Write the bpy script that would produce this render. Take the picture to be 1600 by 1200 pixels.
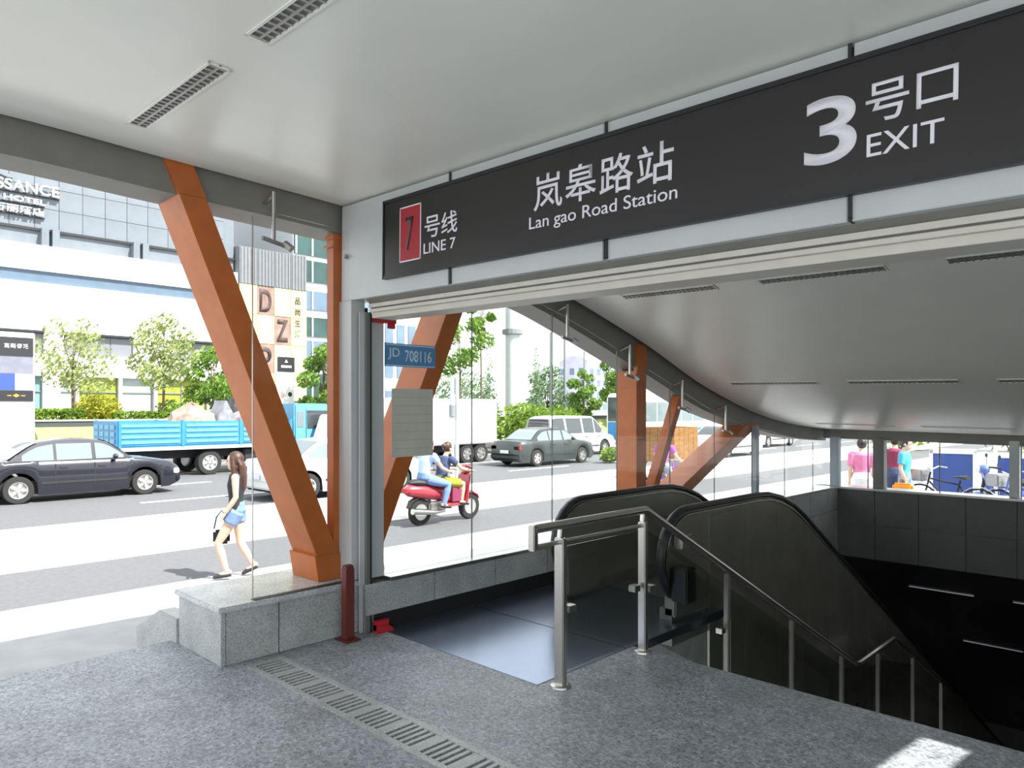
import bpy, bmesh, math, random
from mathutils import Vector, Matrix
R = math.radians
random.seed(7)
SC = bpy.context.scene
COL = SC.collection
for o in list(bpy.data.objects):
    bpy.data.objects.remove(o, do_unlink=True)

# ------------------------------------------------------------------ camera, sky, sun, exposure
cam_d = bpy.data.cameras.new('camera')
cam = bpy.data.objects.new('camera', cam_d)
COL.objects.link(cam)
cam.location = (0, 0, 1.6)
cam.rotation_euler = (R(90), 0, math.atan(1100 / 1135))
cam_d.sensor_width = 36
cam_d.lens = 1135 / 1600 * 36
cam_d.shift_y = 40 / 1600
cam_d.clip_end = 600
SC.camera = cam

world = bpy.data.worlds.new('world')
SC.world = world
world.use_nodes = True
bg = world.node_tree.nodes['Background']
bg.inputs[0].default_value = (0.93, 0.965, 1.0, 1)
bg.inputs[1].default_value = 1.55

SUNV = Vector((0.76, 0.22, 1.0))            # towards the sun: x and y offset per metre of height
sun_d = bpy.data.lights.new('sun', 'SUN')
sun_d.energy = 9.0
sun_d.angle = R(0.53)
sun_d.color = (1.0, 0.96, 0.9)
sun = bpy.data.objects.new('sun', sun_d)
COL.objects.link(sun)
sun.rotation_euler = SUNV.to_track_quat('Z', 'Y').to_euler()
sun.location = (10, 5, 30)

vs = SC.view_settings
vs.view_transform = 'Standard'
vs.look = 'None'
vs.gamma = 1
vs.use_curve_mapping = False
vs.exposure = 0.45

# ------------------------------------------------------------------ materials
MATS = {}
def M(name, col, rough=.5, metal=0., noise=0., scale=30., bump=0., spec=.5, coat=0., emit=0., dark=None, detail=6, stretch=None):
    """procedural principled material: base colour varied by a noise texture"""
    if name in MATS:
        return MATS[name]
    m = bpy.data.materials.new(name); m.use_nodes = True
    nt = m.node_tree; b = nt.nodes['Principled BSDF']
    b.inputs['Roughness'].default_value = rough
    b.inputs['Metallic'].default_value = metal
    b.inputs['Specular IOR Level'].default_value = spec
    b.inputs['Coat Weight'].default_value = coat
    tc = nt.nodes.new('ShaderNodeTexCoord')
    nz = nt.nodes.new('ShaderNodeTexNoise')
    nz.inputs['Scale'].default_value = scale
    nz.inputs['Detail'].default_value = detail
    if stretch:
        mp = nt.nodes.new('ShaderNodeMapping'); mp.inputs['Scale'].default_value = stretch
        nt.links.new(tc.outputs['Object'], mp.inputs[0]); nt.links.new(mp.outputs[0], nz.inputs['Vector'])
    else:
        nt.links.new(tc.outputs['Object'], nz.inputs['Vector'])
    rp = nt.nodes.new('ShaderNodeValToRGB')
    a = noise
    d = dark if dark else tuple(max(0, c * (1 - a)) for c in col)
    rp.color_ramp.elements[0].position = .32
    rp.color_ramp.elements[1].position = .68
    rp.color_ramp.elements[0].color = (*d, 1)
    rp.color_ramp.elements[1].color = (*[min(1, c * (1 + a * .5)) for c in col], 1)
    nt.links.new(nz.outputs['Fac'], rp.inputs[0])
    nt.links.new(rp.outputs[0], b.inputs['Base Color'])
    if bump:
        bp = nt.nodes.new('ShaderNodeBump'); bp.inputs['Strength'].default_value = bump
        bp.inputs['Distance'].default_value = .01
        nt.links.new(nz.outputs['Fac'], bp.inputs['Height']); nt.links.new(bp.outputs[0], b.inputs['Normal'])
    if emit:
        b.inputs['Emission Color'].default_value = (*col, 1)
        b.inputs['Emission Strength'].default_value = emit
    MATS[name] = m
    return m
def Mgranite(name, c0, c1, c2, rough=.4, scale=160.):
    m = bpy.data.materials.new(name); m.use_nodes = True
    nt = m.node_tree; b = nt.nodes['Principled BSDF']
    tc = nt.nodes.new('ShaderNodeTexCoord')
    vo = nt.nodes.new('ShaderNodeTexVoronoi'); vo.inputs['Scale'].default_value = scale
    n2 = nt.nodes.new('ShaderNodeTexNoise'); n2.inputs['Scale'].default_value = 5; n2.inputs['Detail'].default_value = 8
    n3 = nt.nodes.new('ShaderNodeTexNoise'); n3.inputs['Scale'].default_value = scale * .45; n3.inputs['Detail'].default_value = 3
    for n in (vo, n2, n3): nt.links.new(tc.outputs['Object'], n.inputs['Vector'])
    sp = nt.nodes.new('ShaderNodeSeparateColor'); nt.links.new(vo.outputs['Color'], sp.inputs[0])
    rp = nt.nodes.new('ShaderNodeValToRGB'); e = rp.color_ramp.elements
    e[0].position = 0; e[0].color = (*c0, 1); e[1].position = 1; e[1].color = (*c2, 1)
    k = e.new(.35); k.color = (*c1, 1); k = e.new(.75); k.color = (*c1, 1)
    nt.links.new(sp.outputs[0], rp.inputs[0])
    r2 = nt.nodes.new('ShaderNodeValToRGB'); e = r2.color_ramp.elements
    e[0].position = .3; e[0].color = (.8, .8, .8, 1); e[1].position = .7; e[1].color = (1.12, 1.12, 1.12, 1)
    nt.links.new(n2.outputs['Fac'], r2.inputs[0])
    r3 = nt.nodes.new('ShaderNodeValToRGB'); e = r3.color_ramp.elements
    e[0].position = .35; e[0].color = (.72, .72, .72, 1); e[1].position = .6; e[1].color = (1.1, 1.1, 1.1, 1)
    nt.links.new(n3.outputs['Fac'], r3.inputs[0])
    x1 = nt.nodes.new('ShaderNodeMixRGB'); x1.blend_type = 'MULTIPLY'; x1.inputs[0].default_value = 1
    x2 = nt.nodes.new('ShaderNodeMixRGB'); x2.blend_type = 'MULTIPLY'; x2.inputs[0].default_value = 1
    nt.links.new(rp.outputs[0], x1.inputs[1]); nt.links.new(r2.outputs[0], x1.inputs[2])
    nt.links.new(x1.outputs[0], x2.inputs[1]); nt.links.new(r3.outputs[0], x2.inputs[2])
    nt.links.new(x2.outputs[0], b.inputs['Base Color'])
    b.inputs['Roughness'].default_value = rough
    MATS[name] = m
    return m
def Mglass(name, tint=(.93, .96, .95), gloss=1., ior=.03, rough=0.):
    m = bpy.data.materials.new(name); m.use_nodes = True
    nt = m.node_tree; nt.nodes.remove(nt.nodes['Principled BSDF'])
    out = nt.nodes['Material Output']
    tr = nt.nodes.new('ShaderNodeBsdfTransparent'); tr.inputs[0].default_value = (*tint, 1)
    gl = nt.nodes.new('ShaderNodeBsdfGlossy'); gl.inputs['Roughness'].default_value = rough
    gl.inputs[0].default_value = (gloss, gloss, gloss, 1)
    lw = nt.nodes.new('ShaderNodeLayerWeight'); lw.inputs[0].default_value = .5
    pw_ = nt.nodes.new('ShaderNodeMath'); pw_.operation = 'POWER'; pw_.inputs[1].default_value = 5.0
    nt.links.new(lw.outputs['Facing'], pw_.inputs[0])
    fr = nt.nodes.new('ShaderNodeMath'); fr.operation = 'MULTIPLY_ADD'; fr.inputs[1].default_value = .4; fr.inputs[2].default_value = ior
    nt.links.new(pw_.outputs[0], fr.inputs[0])
    mx = nt.nodes.new('ShaderNodeMixShader')
    nt.links.new(fr.outputs[0], mx.inputs[0]); nt.links.new(tr.outputs[0], mx.inputs[1]); nt.links.new(gl.outputs[0], mx.inputs[2])
    nt.links.new(mx.outputs[0], out.inputs[0])
    MATS[name] = m
    return m

# ------------------------------------------------------------------ mesh builder
def xyz(o): return o.matrix_world.translation
LOC = {}
class MB:
    def __init__(s): s.v = []; s.f = []
    def add(s, vs, fs):
        n = len(s.v); s.v += [tuple(p) for p in vs]; s.f += [tuple(n + i for i in f) for f in fs]; return s
    def box(s, x0, x1, y0, y1, z0, z1):
        return s.hexa([(x0, y0, z0), (x1, y0, z0), (x1, y1, z0), (x0, y1, z0), (x0, y0, z1), (x1, y0, z1), (x1, y1, z1), (x0, y1, z1)])
    def hexa(s, p):
        return s.add(p, [(0, 3, 2, 1), (4, 5, 6, 7), (0, 1, 5, 4), (1, 2, 6, 5), (2, 3, 7, 6), (3, 0, 4, 7)])
    def quad(s, a, b, c, d): return s.add([a, b, c, d], [(0, 1, 2, 3)])
    def prism(s, poly, plane, a, b):
        def P(u, w, t): return {'yz': (t, u, w), 'xz': (u, t, w), 'xy': (u, w, t)}[plane]
        n = len(poly)
        vs = [P(u, w, a) for u, w in poly] + [P(u, w, b) for u, w in poly]
        fs = [tuple(range(n - 1, -1, -1)), tuple(range(n, 2 * n))] + [(i, (i + 1) % n, n + (i + 1) % n, n + i) for i in range(n)]
        return s.add(vs, fs)
    def tube(s, pts, r, n=8, flat=None, closed=False):
        pts = [Vector(p) for p in pts]; k = len(pts)
        rs = r if isinstance(r, (list, tuple)) else [r] * k
        vs = []; up = None
        for i, p in enumerate(pts):
            if closed: d = pts[(i + 1) % k] - pts[i - 1]
            else: d = (pts[min(i + 1, k - 1)] - pts[max(i - 1, 0)])
            d = d.normalized() if d.length > 1e-9 else Vector((0, 0, 1))
            if up is None:
                up = Vector((0, 0, 1)) if abs(d.z) < .9 else Vector((0, 1, 0))
            sd = d.cross(up)
            sd = sd.normalized() if sd.length > 1e-6 else d.orthogonal().normalized()
            up = sd.cross(d).normalized()
            a, b = (rs[i], rs[i]) if flat is None else (rs[i] * flat[0], rs[i] * flat[1])
            for j in range(n):
                t = 2 * math.pi * (j + .5) / n
                vs.append(p + sd * math.cos(t) * a + up * math.sin(t) * b)
        fs = []
        for i in range(k if closed else k - 1):
            q = (i + 1) % k
            for j in range(n):
                fs.append((i * n + j, i * n + (j + 1) % n, q * n + (j + 1) % n, q * n + j))
        if not closed:
            fs.append(tuple(range(n - 1, -1, -1))); fs.append(tuple((k - 1) * n + j for j in range(n)))
        return s.add(vs, fs)
    def cyl(s, p, q, r, n=12, r2=None): return s.tube([p, q], [r, r if r2 is None else r2], n)
    def beam(s, p, q, w, d, side=(1, 0, 0)):
        """rectangular bar from p to q: w across `side`, d across the other direction"""
        p = Vector(p); q = Vector(q); ax = (q - p).normalized(); sd = Vector(side)
        sd = (sd - ax * sd.dot(ax)).normalized(); o = ax.cross(sd)
        c = []
        for e in (p, q):
            for i, j in ((-1, -1), (1, -1), (1, 1), (-1, 1)):
                c.append(e + sd * (w / 2 * i) + o * (d / 2 * j))
        return s.hexa(c)
    def ell(s, c, r, nu=12, nv=8, rot=None):
        vs = []; c = Vector(c)
        for i in range(nv + 1):
            a = math.pi * i / nv
            for j in range(nu):
                b = 2 * math.pi * j / nu
                q = Vector((r[0] * math.sin(a) * math.cos(b), r[1] * math.sin(a) * math.sin(b), r[2] * math.cos(a)))
                if rot is not None: q = rot @ q
                vs.append(c + q)
        fs = [(i * nu + j, (i + 1) * nu + j, (i + 1) * nu + (j + 1) % nu, i * nu + (j + 1) % nu) for i in range(nv) for j in range(nu)]
        return s.add(vs, fs)
    def lathe(s, prof, c=(0, 0, 0), axis='z', n=20):
        vs = []
        for r_, h in prof:
            for j in range(n):
                t = 2 * math.pi * j / n; a, b = r_ * math.cos(t), r_ * math.sin(t)
                q = {'z': (a, b, h), 'x': (h, a, b), 'y': (a, h, b)}[axis]
                vs.append((q[0] + c[0], q[1] + c[1], q[2] + c[2]))
        k = len(prof)
        fs = [(i * n + j, i * n + (j + 1) % n, (i + 1) * n + (j + 1) % n, (i + 1) * n + j) for i in range(k - 1) for j in range(n)]
        return s.add(vs, fs)
    def build(s, name, mat, parent=None, smooth=0, bevel=0., world=True, label=None):
        vs = s.v
        off = Vector((0, 0, 0))
        if parent is None:
            xs, ys, zs = zip(*vs)
            off = Vector(((min(xs) + max(xs)) / 2, (min(ys) + max(ys)) / 2, min(zs)))
        elif world:
            off = LOC.get(parent.name, Vector((0, 0, 0)))
        me = bpy.data.meshes.new(name)
        me.from_pydata([(a - off.x, b - off.y, c - off.z) for a, b, c in vs], [], s.f)
        bm = bmesh.new(); bm.from_mesh(me)
        bmesh.ops.remove_doubles(bm, verts=bm.verts, dist=1e-5)
        bmesh.ops.recalc_face_normals(bm, faces=bm.faces)
        if bevel:
            ed = [e for e in bm.edges if len(e.link_faces) == 2 and e.calc_face_angle(0) > .5]
            bmesh.ops.bevel(bm, geom=ed, offset=bevel, segments=2, affect='EDGES', clamp_overlap=True)
        bm.to_mesh(me); bm.free()
        o = bpy.data.objects.new(name, me); COL.objects.link(o)
        me.materials.append(MATS[mat] if isinstance(mat, str) else mat)
        if smooth:
            me.polygons.foreach_set('use_smooth', [True] * len(me.polygons))
            me.set_sharp_from_angle(angle=R(smooth if smooth > 1 else 40))
        if parent is None:
            o.location = off; LOC[o.name] = off
        else:
            o.parent = parent; LOC[o.name] = LOC.get(parent.name, Vector((0, 0, 0)))
        if label: o['label'] = label
        return o
def tag(o, label=None, cat=None, group=None, kind=None):
    for k, x in (('label', label), ('category', cat), ('group', group), ('kind', kind)):
        if x: o[k] = x
    return o
def thing(name, label, cat, loc=(0, 0, 0), rz=0, group=None, kind=None):
    o = bpy.data.objects.new(name, None); COL.objects.link(o)
    o.location = loc; o.rotation_euler = (0, 0, rz); o.empty_display_size = .2
    LOC[o.name] = Vector(loc)
    return tag(o, label, cat, group, kind)
def copy_tree(o, parent=None):
    c = o.copy(); COL.objects.link(c); c.parent = parent
    for ch in list(o.children): copy_tree(ch, c)
    return c
def text(name, body, mat, parent, box, at, face='-y', depth=.004, bold=0., shear=0.):
    """flat lettering fitted into box (w, h); `at` is its lower left corner in the parent's frame"""
    c = bpy.data.curves.new(name, 'FONT'); c.body = body; c.offset = bold; c.shear = shear
    t = bpy.data.objects.new(name, c); COL.objects.link(t)
    me = bpy.data.meshes.new_from_object(t.evaluated_get(bpy.context.evaluated_depsgraph_get()))
    bpy.data.objects.remove(t, do_unlink=True)
    xs = [v.co.x for v in me.vertices]; ys = [v.co.y for v in me.vertices]
    sx = box[0] / (max(xs) - min(xs)); sy = box[1] / (max(ys) - min(ys))
    bm = bmesh.new(); bm.from_mesh(me)
    for v in bm.verts: v.co = Vector(((v.co.x - min(xs)) * sx, (v.co.y - min(ys)) * sy, 0))
    r = bmesh.ops.extrude_face_region(bm, geom=bm.faces[:])
    for g in r['geom']:
        if isinstance(g, bmesh.types.BMVert): g.co.z += depth
    bmesh.ops.recalc_face_normals(bm, faces=bm.faces)
    X = {'-y': Matrix.Rotation(R(90), 4, 'X'), '+x': Matrix.Rotation(R(90), 4, 'Z') @ Matrix.Rotation(R(90), 4, 'X'),
         '-x': Matrix.Rotation(R(-90), 4, 'Z') @ Matrix.Rotation(R(90), 4, 'X')}[face]
    bmesh.ops.transform(bm, matrix=Matrix.Translation(at) @ X, verts=bm.verts)
    bm.to_mesh(me); bm.free()
    me.materials.clear(); me.materials.append(MATS[mat])
    o = bpy.data.objects.new(name, me); COL.objects.link(o); o.parent = parent
    return o
def split_words(o, gap):
    """one object per word of a lettering object"""
    me = o.data
    xs = sorted(((min(me.vertices[i].co.x for i in f.vertices), max(me.vertices[i].co.x for i in f.vertices)) for f in me.polygons))
    cuts = []; end = xs[0][1]
    for a, b in xs:
        if a - end > gap: cuts.append((end + a) / 2)
        end = max(end, b)
    lim = [-1e9] + cuts + [1e9]
    for a, b in zip(lim, lim[1:]):
        bm = bmesh.new(); bm.from_mesh(me)
        bmesh.ops.delete(bm, geom=[v for v in bm.verts if not a < v.co.x < b], context='VERTS')
        m2 = bpy.data.meshes.new('word'); bm.to_mesh(m2); bm.free(); m2.materials.append(me.materials[0])
        w = bpy.data.objects.new('word', m2); COL.objects.link(w); w.parent = o.parent
    bpy.data.objects.remove(o, do_unlink=True)
def smoothmap(pts):
    """monotone-ish cubic through (x, y) points"""
    xs = [p[0] for p in pts]; ys = [p[1] for p in pts]; n = len(pts)
    d = [(ys[i + 1] - ys[i]) / (xs[i + 1] - xs[i]) for i in range(n - 1)]
    m = [d[0]] + [0 if d[i - 1] * d[i] <= 0 else 2 * d[i - 1] * d[i] / (d[i - 1] + d[i]) for i in range(1, n - 1)] + [d[-1]]
    def f(x):
        if x <= xs[0]: return ys[0]
        if x >= xs[-1]: return ys[-1]
        i = max(k for k in range(n - 1) if xs[k] <= x)
        h = xs[i + 1] - xs[i]; t = (x - xs[i]) / h
        return ((1 + 2 * t) * (1 - t) ** 2 * ys[i] + t * (1 - t) ** 2 * h * m[i] + t * t * (3 - 2 * t) * ys[i + 1] + t * t * (t - 1) * h * m[i + 1])
    return f
def linmap(pts):
    def f(x):
        if x <= pts[0][0]: return pts[0][1]
        for (a, p), (b, q) in zip(pts, pts[1:]):
            if x <= b: return p + (q - p) * (x - a) / (b - a)
        return pts[-1][1]
    return f

# ------------------------------------------------------------------ palette
Mgranite('granite_floor', (.155, .175, .195), (.305, .335, .365), (.46, .495, .53), .42, 95)
Mgranite('granite_slab', (.33, .35, .35), (.42, .44, .44), (.50, .52, .52), .35, 200)
Mgranite('granite_cap', (.44, .46, .47), (.53, .55, .57), (.60, .62, .64), .25, 200)
Mgranite('granite_dark', (.2, .2, .21), (.27, .27, .28), (.33, .33, .34), .35, 150)
M('white_ceiling', (.84, .85, .785), .3, noise=.03, scale=2, spec=.4)
M('beam_grey', (.20, .195, .175), .55, noise=.08, scale=6)
M('roof_skin', (.5, .5, .5), .4, noise=.1, scale=4)
M('orange_steel', (.47, .125, .022), .42, noise=.12, scale=7)
M('alu_panel', (.53, .56, .57), .42, metal=.08, noise=.05, scale=3)
M('joint_black', (.02, .02, .02), .6)
M('sign_black', (.016, .0155, .0145), .38, noise=.1, scale=4)
M('sign_white', (.80, .79, .86), .5)
M('sign_red', (.36, .018, .03), .45)
M('rail_beige', (.60, .58, .52), .5, noise=.06, scale=10)
M('steel', (.55, .54, .51), .3, metal=1., noise=.06, scale=30)
M('steel_dull', (.42, .42, .41), .45, metal=1., noise=.1, scale=20)
M('plate_blue', (.27, .32, .43), .24, metal=.9, noise=.06, scale=60)
M('skirting_black', (.015, .015, .015), .35)
M('rubber_black', (.012, .013, .016), .35)
M('balustrade', (.26, .26, .225), .22, metal=.5, noise=.12, scale=3)
M('cladding_dark', (.19, .185, .17), .4, metal=.4, noise=.1, scale=4)
M('maroon', (.13, .025, .02), .5, noise=.15, scale=12)
M('red_paint', (.45, .02, .03), .45)
M('lamp_louvre', (.36, .36, .34), .4, metal=.5)
M('lamp_dark', (.16, .16, .155), .5)
M('tube_glow', (.85, .92, 1.), .5, emit=.09)
M('seal_grey', (.22, .23, .23), .6)
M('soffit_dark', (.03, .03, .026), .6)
M('paper', (.55, .55, .48), .7, noise=.06, scale=8)
M('paper_line', (.44, .44, .39), .7)
M('blue_plate', (.09, .26, .50), .45, noise=.1, scale=6)
M('plate_letter', (.55, .74, .85), .5)
Mglass('clear_glass', (.97, .98, .975), .9, .01)
Mglass('rail_glass', (.80, .82, .80), .8, .04)

# ================================================================== STATION
XG = -4.35            # inner face of the low wall under the glazing
TILT = -0.0160        # the roof and the sign fall slightly to the right
prof = smoothmap([(-4, 3.15), (.9, 3.15), (1.7, 3.125), (2.93, 3.085), (4.2, 2.98), (5.2, 2.79), (5.6, 2.69), (6.8, 2.35), (8.2, 1.88), (9.8, 1.51), (11, 1.36), (12.7, 1.25)])
beamdep = linmap([(-4, .2), (3, .19), (5.2, .25), (6.8, .31), (8.2, .28), (9.8, .2), (12.7, .19)])
def CZ(x, y): return prof(y) + TILT * (x + 4.6)
YS = [-2.4 + .4 * i for i in range(8)] + [.8 + .2 * i for i in range(59)]
YS = [y for y in YS if y <= 12.4]

# ---- floor
fl = MB()
FX0, FX1 = -5.2, 4.9
fl.box(FX0, FX1, -3.2, 2.1, -.16, 0)
fl.box(-5.1, FX1, 2.1, 2.1, -.16, 0)
fl.box(FX0, XG - .04, 2.1, 12, -.5, -.002).box(XG - .04, XG, 2.1, 3.0, -.16, 0)
fl.box(XG, -2.83, 2.35, 3.13, -.16, 0)
fl.box(-2.83, FX1, 2.35, 4.1, -.16, 0)
fl.box(2.75, FX1, 4.1, 12, -.16, 0)
tag(fl.build('floor', 'granite_floor'), 'grey speckled granite floor of the station entrance', 'floor', kind='structure')

# ---- outside steps and cheek wall
st = thing('outside_steps', 'pale granite steps going down from the station floor to the pavement', 'steps', (-5.2, -1, -.5))
for i, z in enumerate((-.167, -.333)):
    MB().box(-5.2 - .33 * (i + 1), -5.2 - .33 * i, -3.2, 2.0, -.5, z).build('step', 'granite_slab', st)
tag(MB().prism([(-5.1, -.5), (-5.87, -.5), (-5.87, -.04), (-5.42, .17), (-5.1, .17)], 'xz', 1.97, 2.09).build('step_cheek_wall', 'granite_slab', bevel=.006),
    'low grey stone cheek wall with sloping top beside the bench plinth', 'wall')

# ---- floor drain
dr = thing('floor_drain', 'slotted stone drain strip set in the granite floor', 'drain', (-4.35, 2.1, 0))
MB().box(-4.35, 4.5, 2.1, 2.35, -.16, -.06).build('channel', 'joint_black', dr)
g = MB()
W = .27
g.box(0, W, 0, .035, -.05, .003); g.box(0, W, .215, .25, -.05, .003)
g.box(0, .05, .035, .215, -.05, 0)
for k in range(5):
    x = .05 + .022 + k * .044
    g.box(x, x + .022, .035, .215, -.05, 0)
g0 = None
for i in range(32):
    if g0 is None:
        g0 = g.build('grate', 'granite_slab', dr, world=False); o = g0
    else:
        o = g0.copy(); COL.objects.link(o); o.parent = dr
    o.location = (i * W, 0, 0)

# ---- plinth (granite bench) left of the gate
pl = thing('granite_plinth', 'low grey granite plinth with a flat cap carrying the orange column', 'plinth', (-4.77, 2.4, 0))
MB().box(-5.07, -4.46, 2.01, 2.95, 0, .33).build('core', 'granite_dark', pl)
for y0, y1 in ((2.013, 2.366), (2.374, 3.0)):
    MB().box(-4.46, -4.433, y0, y1, 0, .335).build('slab', 'granite_slab', pl, bevel=.003)
MB().box(-5.09, -4.433, 1.98, 2.01, 0, .335).build('slab', 'granite_slab', pl, bevel=.003)
MB().box(-5.12, -4.415, 1.96, 3.0, .335, .372).build('cap', 'granite_cap', pl, bevel=.006)
MB().box(-4.487, -4.433, 2.2, 3.0, .3721, .376).build('glass_channel', 'joint_black', pl)

# ---- low wall under the glazing, with stone slabs
wl = thing('wall_left', 'low wall of grey stone slabs with black skirting under the street glazing', 'wall', (XG, 7.5, 0), kind='structure')
MB().box(-4.7, XG - .03, 3.0, 12.2, -.5, .34).build('core', 'granite_dark', wl)
MB().box(XG - .03, XG - .012, 3.08, 5.61, 0, .125).build('skirting', 'skirting_black', wl)
ys = [3.0, 3.63] + [3.63 + .66 * i for i in range(1, 13)] + [12.0]
for a, b in zip(ys, ys[1:]):
    MB().box(XG - .03, XG, a + .004, b - .004, .125 if a < 5.5 else 0., .345).build('slab', 'granite_slab', wl, bevel=.003)
MB().box(-4.72, XG + .012, 3.2, 12.1, .345, .372).build('sill', 'steel', wl, bevel=.004)
wl2 = thing('wall_stairwell', 'dark stone side wall of the escalator pit', 'wall', (XG, 9, -5), kind='structure')
MB().box(-4.7, XG - .03, 3.13, 22, -8, -.92).box(-4.7, XG - .03, 3.13, 12.3, -.92, -.5).build('core', 'granite_dark', wl2)
for i in range(7):
    for j in range(3):
        MB().box(XG - .03, XG, 5.0 + i * 1.0 + .005, 6.0 + i * 1.0 - .005, -.92 * (j + 1) + .005, -.92 * j - .005).build('slab', 'granite_slab', wl2)

# ---- street glazing: panes with dark joints
win = thing('window_1', 'tall clear glass panes of the station wall facing the street', 'window', (-4.46, 7.5, .37), kind='structure')
yj = [3.1 + 1.02 * i for i in range(9)] + [12.05]
def pane(y0, y1, par, x=-4.46, z0=.372):
    n = 6; m = MB()
    top = [(y0 + (y1 - y0) * k / n) for k in range(n + 1)]
    poly = [(y0, z0), (y1, z0)] + [(y, prof(y) - beamdep(y) - .02) for y in reversed(top)]
    return m.prism(poly, 'yz', x - .006, x + .006).build('pane', 'clear_glass', par)
for a, b in zip(yj, yj[1:]):
    pane(a + .003, b - .003, win)
for y in yj[1:-1]:
    MB().box(-4.466, -4.454, y - .003, y + .003, .372, prof(y) - beamdep(y) - .05).build('joint_seal', 'seal_grey', win)
w2 = thing('window_2', 'single glass pane standing on the granite plinth beside the gate', 'window', (-4.46, 2.6, .37), kind='structure')
pane(2.2, 3.05, w2)
MB().box(-4.467, -4.453, 2.197, 2.2, .376, 2.85).build('edge', 'steel_dull', w2)

# ---- curved roof beam, ceiling, roof
b = MB()
for y0, y1 in zip(YS, YS[1:]):
    z0, z1 = prof(y0), prof(y1); d0, d1 = beamdep(y0), beamdep(y1)
    b.add([(-4.62, y0, z0 + .12), (-4.62, y0, z0 - d0), (-4.92, y0, z0 - d0 + .0), (-4.92, y0, z0 + .3),
           (-4.62, y1, z1 + .12), (-4.62, y1, z1 - d1), (-4.92, y1, z1 - d1 + .0), (-4.92, y1, z1 + .3)],
          [(0, 1, 5, 4), (1, 2, 6, 5), (2, 3, 7, 6), (3, 0, 4, 7)])
bo = b.build('roof_edge_beam', 'beam_grey', smooth=30)
tag(bo, 'grey steel edge beam curving down along the street side of the roof', 'beam')
b2 = MB()
for y0, y1 in zip(YS, YS[1:]):
    z0, z1 = CZ(4.9, y0), CZ(4.9, y1)
    b2.hexa([(4.62, y0, z0 - .2), (4.92, y0, z0 - .2), (4.92, y1, z1 - .2), (4.62, y1, z1 - .2), (4.62, y0, z0 + .3), (4.92, y0, z0 + .3), (4.92, y1, z1 + .3), (4.62, y1, z1 + .3)])
tag(b2.build('roof_edge_beam', 'beam_grey'), 'grey roof edge beam on the far right of the stairs, outside the picture', 'beam')

# unseen roof opening, added so a patch of sun falls on the floor
def sun_opening(dz, z):
    sx, sy = SUNV.x * z, SUNV.y * z
    return (-1.07 + sx, -.86 + sx, 3.30 + sy, 3.93 + sy)
zc = CZ(1.2, 4.3)
def shell(name, dz, mat, label, x0, x1, hole):
    m = MB(); hx0, hx1, hy0, hy1 = hole
    ys_ = sorted(set([y for y in YS if abs(y - hy0) > .03 and abs(y - hy1) > .03] + [hy0, hy1]))
    xs_ = [x0, -3.1, -1.6, 0, hx0, hx1, 3.2, x1]
    for y0, y1 in zip(ys_, ys_[1:]):
        for a, b_ in zip(xs_, xs_[1:]):
            if a >= hx0 - 1e-6 and b_ <= hx1 + 1e-6 and y0 >= hy0 - 1e-6 and y1 <= hy1 + 1e-6: continue
            m.quad((a, y0, CZ(a, y0) + dz), (b_, y0, CZ(b_, y0) + dz), (b_, y1, CZ(b_, y1) + dz), (a, y1, CZ(a, y1) + dz))
    return tag(m.build(name, mat, smooth=30), label, 'roof', kind='structure')
shell('ceiling', 0, 'white_ceiling', 'smooth white ceiling curving down over the escalator', -4.575, 4.62, sun_opening(0, zc))
shell('roof', .3, 'roof_skin', 'outer skin of the station roof', -4.92, 4.92, sun_opening(.3, zc + .3))

# ---- recessed linear ceiling lamps
def lamp(x0, x1, y, label, w=.105):
    z = CZ((x0 + x1) / 2, y); xm = (x0 + x1) / 2
    sl = (prof(y + .1) - prof(y - .1)) / .2
    t = thing('ceiling_lamp', label, 'lamp', (xm, y, z), group='recessed linear ceiling lamps')
    t.rotation_euler = (math.atan(sl), math.atan(-TILT), 0)
    L = (x1 - x0) / 2
    m = MB(); m.box(-L, L, -w / 2, -w / 2 + .012, -.008, .03).box(-L, L, w / 2 - .012, w / 2, -.008, .03).box(-L, -L + .012, -w / 2, w / 2, -.008, .03).box(L - .012, L, -w / 2, w / 2, -.008, .03)
    m.build('frame', 'white_ceiling', t, world=False)
    MB().box(-L, L, -w / 2, w / 2, -.001, .0).build('tray', 'lamp_dark', t, world=False)
    n = 22; m = MB()
    for k in range(n):
        x = -L + 2 * L * (k + .5) / n
        m.box(x - .006, x + .006, -w / 2 + .012, w / 2 - .012, -.0075, -.001)
    m.box(-L, L, -.006, .006, -.0078, -.001)
    m.build('louvre', 'lamp_louvre', t, world=False)
    return t
lamp(-4.17, -3.14, 1.40, 'louvred strip lamp in the outer ceiling nearest the left edge beam')
lamp(-2.80, -1.75, 1.40, 'louvred strip lamp in the outer ceiling cut by the top of the picture')
for i, n in enumerate(('first', 'second', 'third')):
    x = -4.03 + 1.35 * i
    lamp(x, x + .97, 5.66, '%s louvred strip lamp from the glazing, in the inner ceiling just behind the shutter housing' % n)
    lamp(x - .14, x + .9, 8.06, '%s thin strip lamp from the glazing, in the lower slope of the inner ceiling' % n)
    lamp(x - .07, x + .95, 10.5, '%s thin strip lamp from the glazing, at the lowest end of the inner ceiling' % n)

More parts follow.
